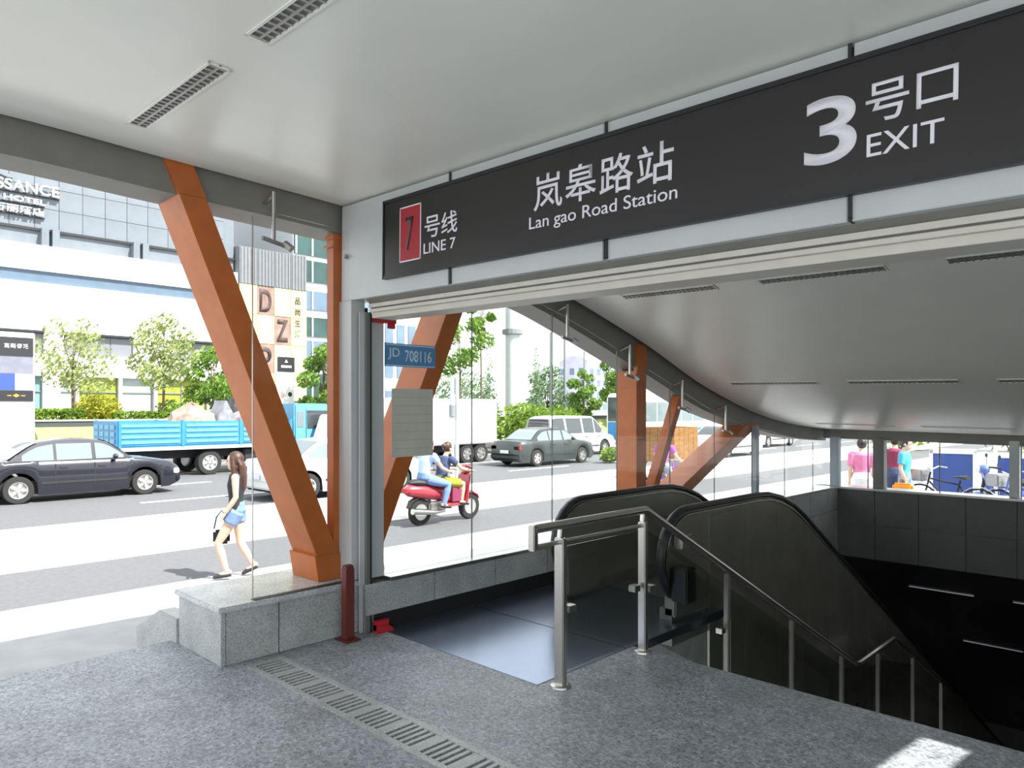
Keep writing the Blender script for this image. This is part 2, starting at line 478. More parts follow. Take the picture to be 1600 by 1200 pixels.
# ---- gate header: fascia panels, shutter housing
FZ = 2.385
hd = thing('gate_fascia', 'grey metal panelled fascia above the gate opening', 'fascia', (-4.57, 2.93, FZ))
hd.rotation_euler = (0, -TILT, 0)
top = .685
xs = [0, 1.19, 2.37, 3.55, 4.73, 5.91, 7.09, 8.3]
for i, (a, c) in enumerate(zip(xs, xs[1:])):
    MB().box(a + (.007 if i else 0), c - .007, 0, .16, 0, top - (.0 if i else 0)).build('panel', 'alu_panel', hd, world=False, bevel=.003)
MB().box(.02, 8.3, .01, .155, .01, top - .01).build('backing', 'joint_black', hd, world=False)
sh = thing('shutter_housing', 'beige grooved roller shutter housing under the fascia', 'shutter', (-4.45, 3.0, 2.255))
sh.rotation_euler = (0, -TILT, 0)
L = 8.3; z = FZ - 2.255
MB().prism([(-.02, z), (-.02, z - .005), (.03, z - .05), (.2, z - .05), (.2, z)], 'yz', .12, L).build('soffit_strip', 'beam_grey', sh, world=False)
for k, (za, zb, y0, mt) in enumerate(((.071, .098, .0, 'rail_beige'), (.061, .071, .02, 'lamp_dark'), (.039, .061, .005, 'rail_beige'), (0, .039, .03, 'rail_beige'))):
    MB().box(.12, L, y0, .22, za, zb).build('rail' if mt != 'lamp_dark' else 'groove', mt, sh, world=False, bevel=.002)

# ---- station sign
sg = thing('station_sign', 'long black overhead station sign with white Chinese and English lettering', 'sign', (-4.02, 2.93, 2.473))
sg.rotation_euler = (0, -TILT, 0)
SL = 5.1; H = .522
MB().box(0, SL, -.03, 0, 0, H).build('board', 'sign_black', sg, world=False, bevel=.003)
fr = MB(); fr.box(0, SL, -.036, -.03, 0, .022).box(0, SL, -.036, -.03, H - .022, H).box(0, .012, -.036, -.03, 0, H)
fr.build('frame', 'rubber_black', sg, world=False)
def stx(body, x0, x1, z0, z1, mat='sign_white', bold=0, y=-.0305, name='lettering', depth=.003, shear=0):
    return text(name, body, mat, sg, (x1 - x0, z1 - z0), (x0 + 4.02, y, z0), '-y', depth, bold, shear)
def cjk(s_, x0, x1, z0, z1, bold):
    n = len(s_); w = (x1 - x0) / n
    for k, ch in enumerate(s_):
        g = .05 if ch != '口' else .1
        stx(ch, x0 + w * (k + g), x0 + w * (k + 1 - g), z0 + (.012 if ch == '口' else 0), z1 - (.008 if ch == '口' else 0), bold=bold, name='character')
MB().box(.19, .40, -.033, -.03, .092, .44).build('line_badge', 'sign_red', sg, world=False)
m = MB()
for a in ((.186, .404, .436, .444), (.186, .404, .088, .096), (.186, .192, .088, .444), (.398, .404, .088, .444)): m.box(a[0], a[1], -.0335, -.03, a[2], a[3])
m.build('badge_border', 'sign_white', sg, world=False)
stx('7', -3.77, -3.69, .16, .37, 'sign_black', .01, -.0332)
cjk('号线', -3.585, -3.262, .208, .342, .004)
split_words(stx('LINE 7', -3.585, -3.285, .112, .177, bold=.0), .018)
cjk('岚皋路站', -2.66, -1.773, .215, .405, .005)
split_words(stx('Lan gao Road Station', -2.68, -1.763, .105, .19, bold=0), .02)
stx('3', -1.185, -.985, .135, .395, bold=.012)
cjk('号口', -.962, -.632, .25, .398, .005)
stx('EXIT', -.948, -.69, .127, .21, bold=0)
# drip brackets at the panel joints below and above the sign
for i, x in enumerate((-3.36, -2.18, -1.015, .16)):
    t = thing('sign_bracket', '%s slim black bracket from the left holding the sign on the fascia' % ('first', 'second', 'third', 'fourth')[i], 'bracket', (x, 2.92, 2.40 + TILT * (x + 4.5)), group='brackets of the sign')
    MB().box(-.007, .007, 0, .008, -.005, .085).build('lower_bar', 'joint_black', t, world=False)
    MB().box(-.007, .007, 0, .008, .60, .67).build('upper_bar', 'joint_black', t, world=False)
    MB().box(-.007, .007, 0, .09, -.013, -.003).build('hook', 'joint_black', t, world=False)

# ---- gate column (jamb) with shutter guide
jc = thing('gate_column', 'pale grey aluminium clad column at the left side of the gate', 'column', (-4.52, 3.05, .37))
MB().box(-4.6, -4.44, 2.93, 3.045, .372, 2.385).build('panel', 'alu_panel', jc, bevel=.003)
MB().box(-4.6, -4.42, 3.075, 3.2, .372, 2.3).build('panel', 'alu_panel', jc, bevel=.003)
MB().box(-4.58, -4.445, 3.045, 3.075, .372, 2.34).build('recess', 'joint_black', jc)
gr = thing('shutter_guide', 'dark vertical shutter guide rail from floor to header', 'rail', (-4.38, 3.03, 0))
MB().box(-4.41, -4.375, 3.015, 3.045, 0, 2.3).build('channel', 'lamp_dark', gr)
MB().box(-4.415, -4.40, 2.975, 3.015, 0, 2.3).build('outer_lip', 'alu_panel', gr)
MB().box(-4.395, -4.36, 3.045, 3.05, 0, 2.3).build('inner_lip', 'joint_black', gr)
tag(MB().box(-4.345, -4.30, 3.05, 3.16, .012, .085).prism([(3.05, 0), (3.2, 0), (3.16, .04), (3.05, .06)], 'yz', -4.345, -4.28).build('shutter_stop', 'red_paint', bevel=.004),
    'small red shutter stop at the foot of the guide rail', 'stopper')
tag(MB().box(-4.41, -4.37, 3.05, 3.28, 2.235, 2.27).box(-4.41, -4.385, 3.22, 3.28, 2.20, 2.235).build('shutter_latch', 'red_paint', bevel=.003),
    'dark red shutter latch bar at the top of the guide rail', 'latch')
bl = thing('floor_bollard', 'dark maroon square floor post in front of the gate column', 'bollard', (-4.33, 2.83, 0))
MB().box(-.075, .075, -.06, .06, 0, .012).build('base_plate', 'maroon', bl, world=False, bevel=.003)
MB().box(-.034, .034, -.034, .034, .012, .50).prism([(-.034, .50), (.034, .50), (.024, .522), (-.024, .522)], 'xz', -.03, .03).build('post', 'maroon', bl, world=False, bevel=.005)

# ---- orange V columns
def arm(mb, y0, z0, y1, z1, wy=.17, x0=-4.93, x1=-4.585):
    s_ = wy / 2
    mb.hexa([(x0, y0 - s_, z0), (x1, y0 - s_, z0), (x1, y0 + s_, z0), (x0, y0 + s_, z0), (x0, y1 - s_, z1), (x1, y1 - s_, z1), (x1, y1 + s_, z1), (x0, y1 + s_, z1)])
    return mb
oc = thing('orange_column', 'orange steel column with arms spreading from the granite plinth to the roof beam', 'column', (-4.75, 2.95, .37))
MB().prism([(2.75, .372), (3.32, .372), (3.30, .56), (2.72, .56)], 'yz', -4.94, -4.576).build('base', 'orange_steel', oc, bevel=.004)
arm(MB(), 2.85, .50, 1.87, 2.935).build('arm', 'orange_steel', oc, bevel=.004)
MB().prism([(1.785, 2.935), (1.955, 2.935), (1.87, 3.13), (1.70, 3.13)], 'yz', -4.62, -4.585).build('gusset', 'orange_steel', oc)
arm(MB(), 3.20, .50, 4.17, 2.70).build('arm', 'orange_steel', oc, bevel=.004)
arm(MB(), 2.935, .55, 2.935, 2.885, .10, -4.69, -4.60).build('upright', 'orange_steel', oc, bevel=.003)
MB().box(-4.71, -4.585, 2.87, 3.0, 2.78, 2.80).box(-4.70, -4.59, 2.875, 2.995, 2.84, 2.87).build('collar', 'orange_steel', oc)
o2 = thing('orange_column', 'orange steel column group behind the escalator with upright, thin brace and leaning arm', 'column', (-4.75, 7.0, .37))
MB().box(-4.94, -4.576, 6.6, 7.35, .373, .46).build('base', 'orange_steel', o2, bevel=.004)
arm(MB(), 6.80, .45, 6.80, 2.03, .19, -4.85).build('arm', 'orange_steel', o2, bevel=.004)
MB().box(-4.635, -4.585, 6.72, 6.9, 2.03, 2.32).build('gusset', 'orange_steel', o2)
arm(MB(), 6.98, .45, 7.68, 1.76, .11, -4.72, -4.60).build('brace', 'orange_steel', o2, bevel=.003)
arm(MB(), 7.3, .45, 9.52, 1.40, .38).build('arm', 'orange_steel', o2, bevel=.004)

# ---- glass clamps under the beam
for i, (y, n) in enumerate(((2.36, 'on the plinth pane'), (2.98, 'beside the gate column'), (5.4, 'nearest the shutter housing'), (6.44, 'in front of the orange upright'), (7.5, 'above the thin brace'), (8.55, 'before the leaning arm'))):
    zb = prof(y) - beamdep(y)
    t = thing('glass_clamp', 'steel glass clamp hanging from the edge beam ' + n, 'clamp', (-4.55, y, zb - .22), group='glass clamps under the edge beam')
    MB().cyl((-.07, 0, .30), (.06, 0, .34), .012, 8).build('bracket', 'steel', t, world=False)
    MB().cyl((.06, 0, .35), (.06, 0, .02), .014, 8).build('rod', 'steel', t, world=False)
    MB().cyl((.06, -.08, .03), (.06, .09, 0), .016, 8).cyl((.06, .08, .02), (.1, .11, -.02), .025, 8).build('clamp_arm', 'steel_dull', t, world=False)

# ---- things stuck on the glass
bp = thing('number_plate', 'blue plate with pale letters and numbers stuck on the glass', 'sign', (-4.445, 3.22, 1.925))
MB().box(0, .006, 0, .49, 0, .175).build('plate', 'blue_plate', bp, world=False, bevel=.002)
MB().box(.006, .007, .01, .48, .16, .168).box(.006, .007, .01, .48, .006, .012).build('edge_line', 'plate_letter', bp, world=False)
text('lettering', 'JD', 'plate_letter', bp, (.11, .09), (.0062, .03, .05), '+x', .001, .02)
text('lettering', '708116', 'plate_letter', bp, (.26, .09), (.0062, .19, .04), '+x', .001, .02)
nt_ = thing('paper_notice', 'faded beige paper notice taped on the glass under the blue plate', 'notice', (-4.448, 3.29, 1.24))
MB().box(0, .003, 0, .40, 0, .52).build('sheet', 'paper', nt_, world=False)
m = MB()
for k in range(7): m.box(.003, .0035, .02, .38, .06 + .065 * k, .066 + .065 * k)
m.build('printed_lines', 'paper_line', nt_, world=False)

# ================================================================== ESCALATOR, STAIR, FAR WALL
es = thing('escalator', 'dark escalator with black handrails going down behind the gate', 'escalator', (-3.58, 5.2, 0))
for a, b_ in ((3.13, 4.02), (4.03, 5.35)):
    MB().box(XG, -2.83, a, b_, -.06, .003).build('landing_plate', 'plate_blue', es)
MB().box(-3.95, -3.1, 5.36, 5.62, -.06, .006).build('comb_plate', 'steel_dull', es)
s30 = math.tan(R(30))
def esc_line(z0, yk, yend, n=1):
    """horizontal run, transition curve, 30 degree descent; z at y"""
    def f(y):
        if y < yk: return z0
        if y < yk + 1.0: return z0 - s30 * (y - yk) ** 2 / 2.0
        return z0 - s30 * .5 - s30 * (y - yk - 1.0)
    return f
hr = esc_line(.83, 6.25, 17)
def newel(x, yf):
    pts = []
    cy, cz, r = yf + .36, .47, .36
    for k in range(0, 13):
        t = R(-100 - 170 * k / 12)
        pts.append((x, cy + r * math.cos(t), cz + r * math.sin(t)))
    pts[0] = (x, cy + .02, .11)
    y = cy + .2
    while y < 17:
        pts.append((x, y, hr(y))); y += .25
    return pts
def balustrade(x, yf, sgn):
    P = newel(x, yf)
    bt = thing  # noqa
    poly = [(p[1], p[2] - .01) for p in P]
    low = [(y, hr(y) - .80) for y in [17 - .5 * k for k in range(24)] if y > yf + .5]
    low.append((yf + .36, .03))
    m = MB()
    n = len(P)
    # panel as strips so that the curved top stays clean
    top = [p for p in P if p[2] >= .47 or p[1] > yf + .5]
    a = []
    for p in P:
        a.append((p[1], p[2]))
    ymin = min(q[0] for q in a)
    step = .12; y = ymin + .012
    cols = []
    while y < 16.9:
        cy, cz, r = yf + .36, .47, .345
        if y < cy:
            dz = math.sqrt(max(0, r * r - (y - cy) ** 2)); zt = cz + dz; zb = max(.03, cz - dz)
        else:
            zt = hr(y) - .012; zb = hr(y) - .80
        cols.append((y, zb, zt)); y += step if y > cy else .06
    for (y0, b0, t0), (y1, b1, t1) in zip(cols, cols[1:]):
        m.hexa([(x - .012, y0, b0), (x + .012, y0, b0), (x + .012, y1, b1), (x - .012, y1, b1), (x - .012, y0, t0), (x + .012, y0, t0), (x + .012, y1, t1), (x - .012, y1, t1)])
    pn = m.build('balustrade', 'balustrade', es, smooth=25)
    h = MB().tube(P, .036, 10, flat=(1.15, .7)).build('handrail', 'rubber_black', pn, smooth=50)
    MB().tube([(q[0], q[1] + (.03 if q[1] < yf + .36 else 0), q[2] - .045) for q in P[3:]], .016, 8, flat=(1.6, .8)).build('guide_rail', 'steel', pn, smooth=50)
    d = MB()
    ysd = [yf + .12, yf + .4] + [yf + .4 + .4 * k for k in range(1, 29)]
    for y0, y1 in zip(ysd, ysd[1:]):
        z0, z1 = hr(y0) - .80, hr(y1) - .80
        d.hexa([(x - .09, y0, z0 - .22), (x + .02, y0, z0 - .22), (x + .02, y1, z1 - .22), (x - .11, y1, z1 - .22), (x - .09, y0, z0 + .06), (x + .02, y0, z0 + .06), (x + .02, y1, z1 + .06), (x - .11, y1, z1 + .06)])
    d.build('deck', 'cladding_dark', es, smooth=25)
    MB().box(x - .05, x + .05, yf + .12, yf + .55, .03, .34).build('newel_box', 'balustrade', es, bevel=.01)
    return pn
balustrade(-3.98, 4.62, 1)
balustrade(-2.97, 4.66, -1)
for k in range(14):
    y = 5.62 + .4 * k; z = min(0, hr(y + .2) - .83)
    MB().box(-3.86, -3.10, y, y + .4, z - .3, z).build('step', 'steel_dull', es)
# outer cladding beside the stair
for k in range(16):
    y0 = 5.32 + .62 * k; y1 = y0 + .612
    m = MB()
    for q in range(3):
        ya, yb = y0 + (y1 - y0) * q / 3, y0 + (y1 - y0) * (q + 1) / 3
        za, zb_ = hr(ya) - .085, hr(yb) - .085
        m.hexa([(-2.955, ya, za - 2.7), (-2.935, ya, za - 2.7), (-2.935, yb, zb_ - 2.7), (-2.955, yb, zb_ - 2.7), (-2.955, ya, za), (-2.935, ya, za), (-2.935, yb, zb_), (-2.955, yb, zb_)])
    m.build('cladding_panel', 'balustrade', es)
# sensor box and small fittings on the near newel
MB().box(-2.94, -2.80, 4.74, 4.88, .16, .42).build('sensor_box', 'rubber_black', es, bevel=.01)
MB().box(-2.94, -2.865, 4.78, 4.95, .55, .66).build('direction_lamp', 'steel', es, bevel=.01)

# ---- stair
sr = thing('staircase', 'granite staircase going down to the dark station hall', 'stairs', (0, 6, -2.03))
T, RS = .305, .156
for i in range(13):
    MB().box(-2.62, 2.7, 4.1 + T * i, 4.1 + T * (i + 1), -RS * (i + 1) - .2, -RS * (i + 1)).build('step', 'granite_dark', sr)
yl = 4.1 + T * 13; zl = -RS * 13
MB().box(-2.62, 2.7, yl, yl + 1.2, zl - .2, zl).build('landing', 'granite_dark', sr)
for i in range(16):
    MB().box(-2.62, 2.7, yl + 1.2 + T * i, yl + 1.2 + T * (i + 1), zl - RS * (i + 1) - .2, zl - RS * (i + 1)).build('step', 'granite_dark', sr)
wr = MB().box(2.76, 2.95, 4.1, 22, -8, -.16).box(2.76, 2.95, 3.3, 12.1, 0, 1.0).box(2.76, 2.95, 3.3, 5.5, 1., 2.6).box(2.76, 2.95, 5.5, 7.5, 1., 1.95).box(2.76, 2.95, 7.5, 9.5, 1, 1.4)  # upper parts are out of view, made solid to darken the stairwell
tag(wr.build('wall_right', 'granite_dark'), 'dark stone side wall right of the stairs', 'wall', kind='structure')

# ---- stainless handrail between escalator and stair
rl = thing('stair_railing', 'stainless steel handrail on posts with glass panels at the head of the stairs', 'railing', (-2.72, 4.0, 0))
xr = -2.72
def rz(y):
    if y < 4.08: return .935
    if y < yl + .05: return .935 - (y - 4.08) * RS / T
    if y < yl + 1.2: return .935 + zl
    return .935 + zl - (y - yl - 1.2) * RS / T
ypts = [2.98, 3.3, 4.0, 4.08, 4.3, 5, 6, 7, 8, yl + .05, yl + .6, yl + 1.2, 10.5, 12, 14]
MB().tube([(xr, y, rz(y)) for y in ypts], .026, 12).build('handrail', 'steel', rl, smooth=50)
MB().tube([(xr, y, rz(y) - .10) for y in ypts[:4]], .013, 10).build('lower_rail', 'steel', rl, smooth=50)
MB().box(xr - .024, xr + .024, 2.955, 2.995, .815, .958).build('end_cap', 'steel', rl, bevel=.006)
for y, w in ((3.21, .07), (4.05, .058)):
    p = MB().box(xr - w / 2, xr + w / 2, y - .02, y + .02, .008, .86).prism([(y - .02, .86), (y + .02, .86), (y + .012, .915), (y - .012, .915)], 'yz', xr - .016, xr + .016).build('post', 'steel', rl, bevel=.006)
    MB().lathe([(.0, .0), (.062, .0), (.06, .01), (.04, .016), (0, .016)], (xr, y, 0), 'z', 20).build('base_plate', 'steel', rl)
for y in (5.2, 6.4, 7.6, 8.7, 10, 11.3):
    MB().box(xr - .02, xr + .02, y - .02, y + .02, rz(y) - 1.0, rz(y) - .03).build('post', 'cladding_dark', rl, bevel=.004)  # lower steel posts: dim light down the stairs is put into the colour
for a, c in ((3.27, 3.99), (4.11, 5.14), (5.26, 6.34), (6.46, 7.54), (7.66, 8.62), (8.78, 9.94)):
    MB().prism([(a, rz(a) - .13), (c, rz(c) - .13), (c, rz(c) - .93 + .08), (a, rz(a) - .93 + .08)], 'yz', xr - .005, xr + .005).build('glass_panel', 'rail_glass', rl)
    for q in ((a + .03, c - .03) if a < 4.2 else ()):
        MB().box(xr - .03, xr + .02, q - .03, q + .03, rz(q) - .52, rz(q) - .48).build('glass_clip', 'steel', rl)

# ---- far wall with stone panels and the low end window
fw = thing('wall_back', 'dark wall of square stone panels under the low end window', 'wall', (0, 12, 0), kind='structure')
MB().box(-4.7, 3, 12.03, 12.3, -.73, .34).build('core', 'granite_dark', fw)
xj = [XG + .004, -3.80] + [-3.80 + .613 * k for k in range(1, 11)]
M('panel_stone', (.095, .095, .095), .45, noise=.12, scale=5)
for a, c in zip(xj, xj[1:]):
    for z0, z1 in ((-.725, -.20), (-.19, .335)):
        MB().box(a + .004, c - .004, 12.0, 12.03, z0, z1).build('panel', 'panel_stone', fw, bevel=.003)
MB().box(-4.72, 3, 11.97, 12.32, .34, .372).build('sill', 'steel', fw, bevel=.004)
w3 = thing('window_3', 'low strip of glass panes at the foot of the roof', 'window', (-1, 12.1, .37), kind='structure')
px = [-4.36, -3.93, -2.93, -1.93, -.93, .1, 1.1, 2.1, 3.0]
for a, c in zip(px, px[1:]):
    MB().box(a + .006, c - .006, 12.094, 12.106, .372, 1.14 + TILT * (a + 4)).build('pane', 'clear_glass', w3)
for x in px[1:-1]:
    MB().box(x - .006, x + .006, 12.09, 12.11, .372, 1.14).build('joint_seal', 'lamp_dark', w3)
M('post_grey', (.30, .36, .42), .45, noise=.05, scale=5)
for nm, x, y, w, mt, lb in (('window_post', -4.40, 12.02, .13, 'post_grey', 'blue grey corner post where the two glass walls meet'),
                    ('window_post', -3.78, 12.18, .16, 'lamp_dark', 'dark square post behind the end window between the pedestrians'),
                    ('window_post', -2.02, 12.2, .12, 'alu_panel', 'pale square post behind the end window at the right edge')):
    t = MB().box(x - w / 2, x + w / 2, y - w / 2, y + w / 2, .372, 1.16).build(nm, mt, bevel=.005)
    tag(t, lb, 'post')
tag(MB().box(-4.60, -4.52, 9.48, 9.56, .372, 1.38).build('window_post', 'post_grey', bevel=.004), 'slim grey green post in the street glazing near the far end', 'post')
eb = MB()
eb.box(-4.92, 4.9, 12.15, 12.4, 1.06, 1.6)
o = eb.build('roof_end_beam', 'beam_grey'); o.rotation_euler = (0, -TILT, 0)
tag(o, 'dark horizontal beam closing the low end of the roof', 'beam')

# ---- tunnel over the lower flight
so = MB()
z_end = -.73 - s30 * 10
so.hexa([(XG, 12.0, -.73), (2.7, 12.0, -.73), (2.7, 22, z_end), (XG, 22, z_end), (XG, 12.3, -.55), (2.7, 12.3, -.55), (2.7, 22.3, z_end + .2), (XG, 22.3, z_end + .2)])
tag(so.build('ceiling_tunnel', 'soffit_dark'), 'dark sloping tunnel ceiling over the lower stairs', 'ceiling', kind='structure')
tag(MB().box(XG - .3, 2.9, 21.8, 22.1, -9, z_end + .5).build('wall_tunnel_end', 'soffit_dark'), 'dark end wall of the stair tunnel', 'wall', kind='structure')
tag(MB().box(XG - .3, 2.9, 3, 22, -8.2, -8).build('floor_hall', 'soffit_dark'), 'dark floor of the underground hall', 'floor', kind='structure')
def tlamp(x0, x1, y, lb):
    z = -.73 - s30 * (y - 12) - .012
    t = thing('tunnel_lamp', lb, 'lamp', ((x0 + x1) / 2, y, z), group='tube lamps in the stair tunnel')
    h = (x1 - x0) / 2
    MB().box(-h, h, -.035, .035, -.002, .012).build('tray', 'lamp_dark', t, world=False)
    MB().cyl((-h, 0, -.012), (h, 0, -.012), .008, 8).build('tube', 'tube_glow', t, world=False)
    t.rotation_euler = (R(-30), 0, 0)
tlamp(-3.55, -2.65, 12.85, 'thin tube lamp on the tunnel ceiling nearest the escalator, upper row')
tlamp(-2.15, -1.2, 12.85, 'thin tube lamp on the tunnel ceiling right of the first one, upper row')
tlamp(-3.3, -2.4, 15.2, 'faint tube lamp on the tunnel ceiling, second row')
tlamp(-1.95, -1.1, 15.2, 'faint tube lamp at the right edge of the tunnel ceiling, second row')
# right hand glazing, mirrored
w4 = thing('window_4', 'glass panes of the far right side wall', 'window', (4.75, 7, 0), kind='structure')
for k in range(9):
    MB().box(4.74, 4.752, 3 + 1.0 * k + .006, 3 + 1.0 * (k + 1) - .006, .0, CZ(4.7, 4 + 1.0 * k) - .2).build('pane', 'clear_glass', w4)

# ================================================================== STREET: surfaces
GZ = -.5
M('pavement', (.345, .35, .36), .85, noise=.12, scale=3, bump=.1)
M('kerb', (.50, .50, .48), .8, noise=.1, scale=4)
M('asphalt', (.108, .112, .120), .85, noise=.12, scale=14, bump=.1)
M('lane_paint', (.72, .72, .70), .7, noise=.1, scale=9)
M('lawn', (.30, .38, .12), .9, noise=.35, scale=6)
M('planter_dark', (.05, .06, .06), .5)
M('white_wall', (.80, .80, .79), .6, noise=.03, scale=1)
M('band_blue', (.10, .15, .21), .35, noise=.1, scale=2)
M('tile_grey', (.15, .175, .20), .4, noise=.1, scale=1.5)
M('window_grey', (.15, .16, .18), .25, noise=.15, scale=1)
M('pane_grey', (.19, .20, .225), .15)
M('shop_yellow', (.26, .29, .04), .25, noise=.2, scale=1.2)
M('shop_pale', (.36, .42, .42), .2, noise=.2, scale=1)
M('shop_teal', (.16, .28, .28), .2)
M('pink_stone', (.55, .46, .43), .6, noise=.15, scale=2)
M('board_black', (.02, .022, .025), .45)
M('board_blue', (.035, .075, .27), .5)
M('board_white', (.80, .80, .80), .5)
M('board_screen', (.19, .20, .25), .4, noise=.2, scale=2)
M('orange_mark', (.7, .25, .06), .5)
M('yellow_tile', (.72, .70, .27), .6, noise=.08, scale=2)
M('brown_tile', (.30, .19, .16), .6, noise=.45, scale=1.2)
M('brown_dark', (.07, .045, .04), .6)
M('corrugated', (.17, .18, .195), .5, noise=.08, scale=3)
M('tower_glass', (.04, .085, .08), .12, noise=.3, scale=.6)
M('tower_blue', (.14, .20, .27), .15, noise=.2, scale=.6)
M('tower_white', (.72, .74, .76), .5)
M('far_lilac', (.50, .50, .60), .8, noise=.2, scale=.3)
M('bark', (.16, .12, .085), .9, noise=.3, scale=12)
M('pole_pale', (.50, .54, .56), .45, noise=.06, scale=3)
M('pole_dark', (.20, .22, .23), .5)

def slab(name, x0, x1, y0, y1, z1, mat, label, cat, z0=-.9):
    return tag(MB().box(x0, x1, y0, y1, z0, z1).build(name, mat), label, cat, kind='structure')
slab('ground_pavement', -9.08, -4.72, -60, 12.3, GZ, 'pavement', 'sunlit pale pavement along the station', 'pavement')
slab('ground_plaza', -9.08, 60, 12.3, 240, GZ, 'pavement', 'pale paved plaza behind the low end of the roof', 'pavement')
slab('ground_front', -4.72, 60, -60, -3.2, GZ, 'pavement', 'pavement in front of the station entrance', 'pavement')
slab('ground_side', 4.92, 60, -3.2, 12.3, GZ, 'pavement', 'pavement on the far side of the station', 'pavement')
slab('ground_bike_lane', -11.25, -9.08, -60, 240, GZ - .03, 'asphalt', 'grey asphalt cycle lane beside the pavement', 'road')
slab('ground_gutter', -12.25, -11.25, -60, 240, GZ - .01, 'kerb', 'pale concrete gutter strip of the dividing island', 'kerb')
slab('ground_island', -14.7, -12.25, -60, 240, GZ + .07, 'kerb', 'white concrete island dividing the cycle lane from the road', 'island')
slab('ground_road', -33.3, -14.7, -60, 240, GZ - .03, 'asphalt', 'wide grey asphalt road', 'road')
slab('ground_far_side', -200, -33.3, -60, 240, GZ + .15, 'pavement', 'pavement on the far side of the road', 'pavement')
pt = thing('lane_markings', 'white dashed lane lines painted on the road', 'road marking', (-20, 10, GZ - .029))
MB().box(-15.1, -14.95, -60, 120, GZ - .03, GZ - .024).build('edge_line', 'lane_paint', pt)
for xl in (-17.6, -21.3, -28.4):
    for k in range(-3, 16):
        MB().box(xl - .07, xl + .07, k * 6.0, k * 6.0 + 3.2, GZ - .03, GZ - .024).build('dash', 'lane_paint', pt)
MB().box(-24.9, -24.75, -60, 120, GZ - .03, GZ - .024).build('centre_line', 'yellow_tile', pt)

# far side planting strip
tag(MB().prism([(-33.8, -.36), (-35.5, -.36), (-35.5, .85)], 'xz', 7.9, 60).build('lawn_bank', 'lawn'), 'sloping lawn bank across the road', 'lawn')
pw = thing('planter_wall', 'dark low planter wall with a pale coping across the road', 'planter', (-35.7, 15, .5))
MB().box(-35.9, -35.5, 7.9, 60, -.36, 1.1).build('wall', 'planter_dark', pw)
MB().box(-35.95, -35.45, 7.85, 60, 1.1, 1.16).build('coping', 'kerb', pw)

# ------------------------------------------------------------------ foliage
def Mleaf(name, c0, c1):
    m = bpy.data.materials.new(name); m.use_nodes = True
    nt = m.node_tree; nt.nodes.remove(nt.nodes['Principled BSDF'])
    tc = nt.nodes.new('ShaderNodeTexCoord'); nz = nt.nodes.new('ShaderNodeTexNoise'); nz.inputs['Scale'].default_value = 3.5
    nt.links.new(tc.outputs['Object'], nz.inputs['Vector'])
    rp = nt.nodes.new('ShaderNodeValToRGB'); e = rp.color_ramp.elements
    e[0].position = .35; e[0].color = (*c0, 1); e[1].position = .65; e[1].color = (*c1, 1)
    nt.links.new(nz.outputs['Fac'], rp.inputs[0])
    a = nt.nodes.new('ShaderNodeBsdfDiffuse'); t = nt.nodes.new('ShaderNodeBsdfTranslucent'); mx = nt.nodes.new('ShaderNodeMixShader'); mx.inputs[0].default_value = .4
    nt.links.new(rp.outputs[0], a.inputs[0]); nt.links.new(rp.outputs[0], t.inputs[0])
    nt.links.new(a.outputs[0], mx.inputs[1]); nt.links.new(t.outputs[0], mx.inputs[2]); nt.links.new(mx.outputs[0], nt.nodes['Material Output'].inputs[0])
    MATS[name] = m
Mleaf('leaf_pale', (.20, .26, .09), (.42, .47, .22))
Mleaf('leaf_green', (.09, .19, .035), (.27, .40, .10))
Mleaf('leaf_yellow', (.26, .28, .03), (.47, .47, .09))
Mleaf('leaf_hedge', (.10, .20, .03), (.28, .38, .07))
Mleaf('leaf_blue', (.14, .22, .13), (.32, .42, .26))
def leaves(mb, blobs, n, size, rng):
    tot = sum(b[3] * b[4] * b[5] for b in blobs)
    for bx, by, bz, rx, ry, rz_ in blobs:
        for _ in range(max(6, int(n * rx * ry * rz_ / tot))):
            while True:
                q = Vector((rng.uniform(-1, 1), rng.uniform(-1, 1), rng.uniform(-1, 1)))
                if .25 < q.length < 1: break
            c = Vector((bx + q.x * rx, by + q.y * ry, bz + q.z * rz_))
            d = Vector((rng.gauss(0, 1), rng.gauss(0, 1), rng.gauss(0, 1))).normalized()
            e = d.orthogonal().normalized(); f = d.cross(e)
            s_ = size * rng.uniform(.6, 1.3)
            mb.add([c + e * s_, c + f * s_ * .45, c - e * s_, c - f * s_ * .45], [(0, 1, 2, 3)])
    return mb
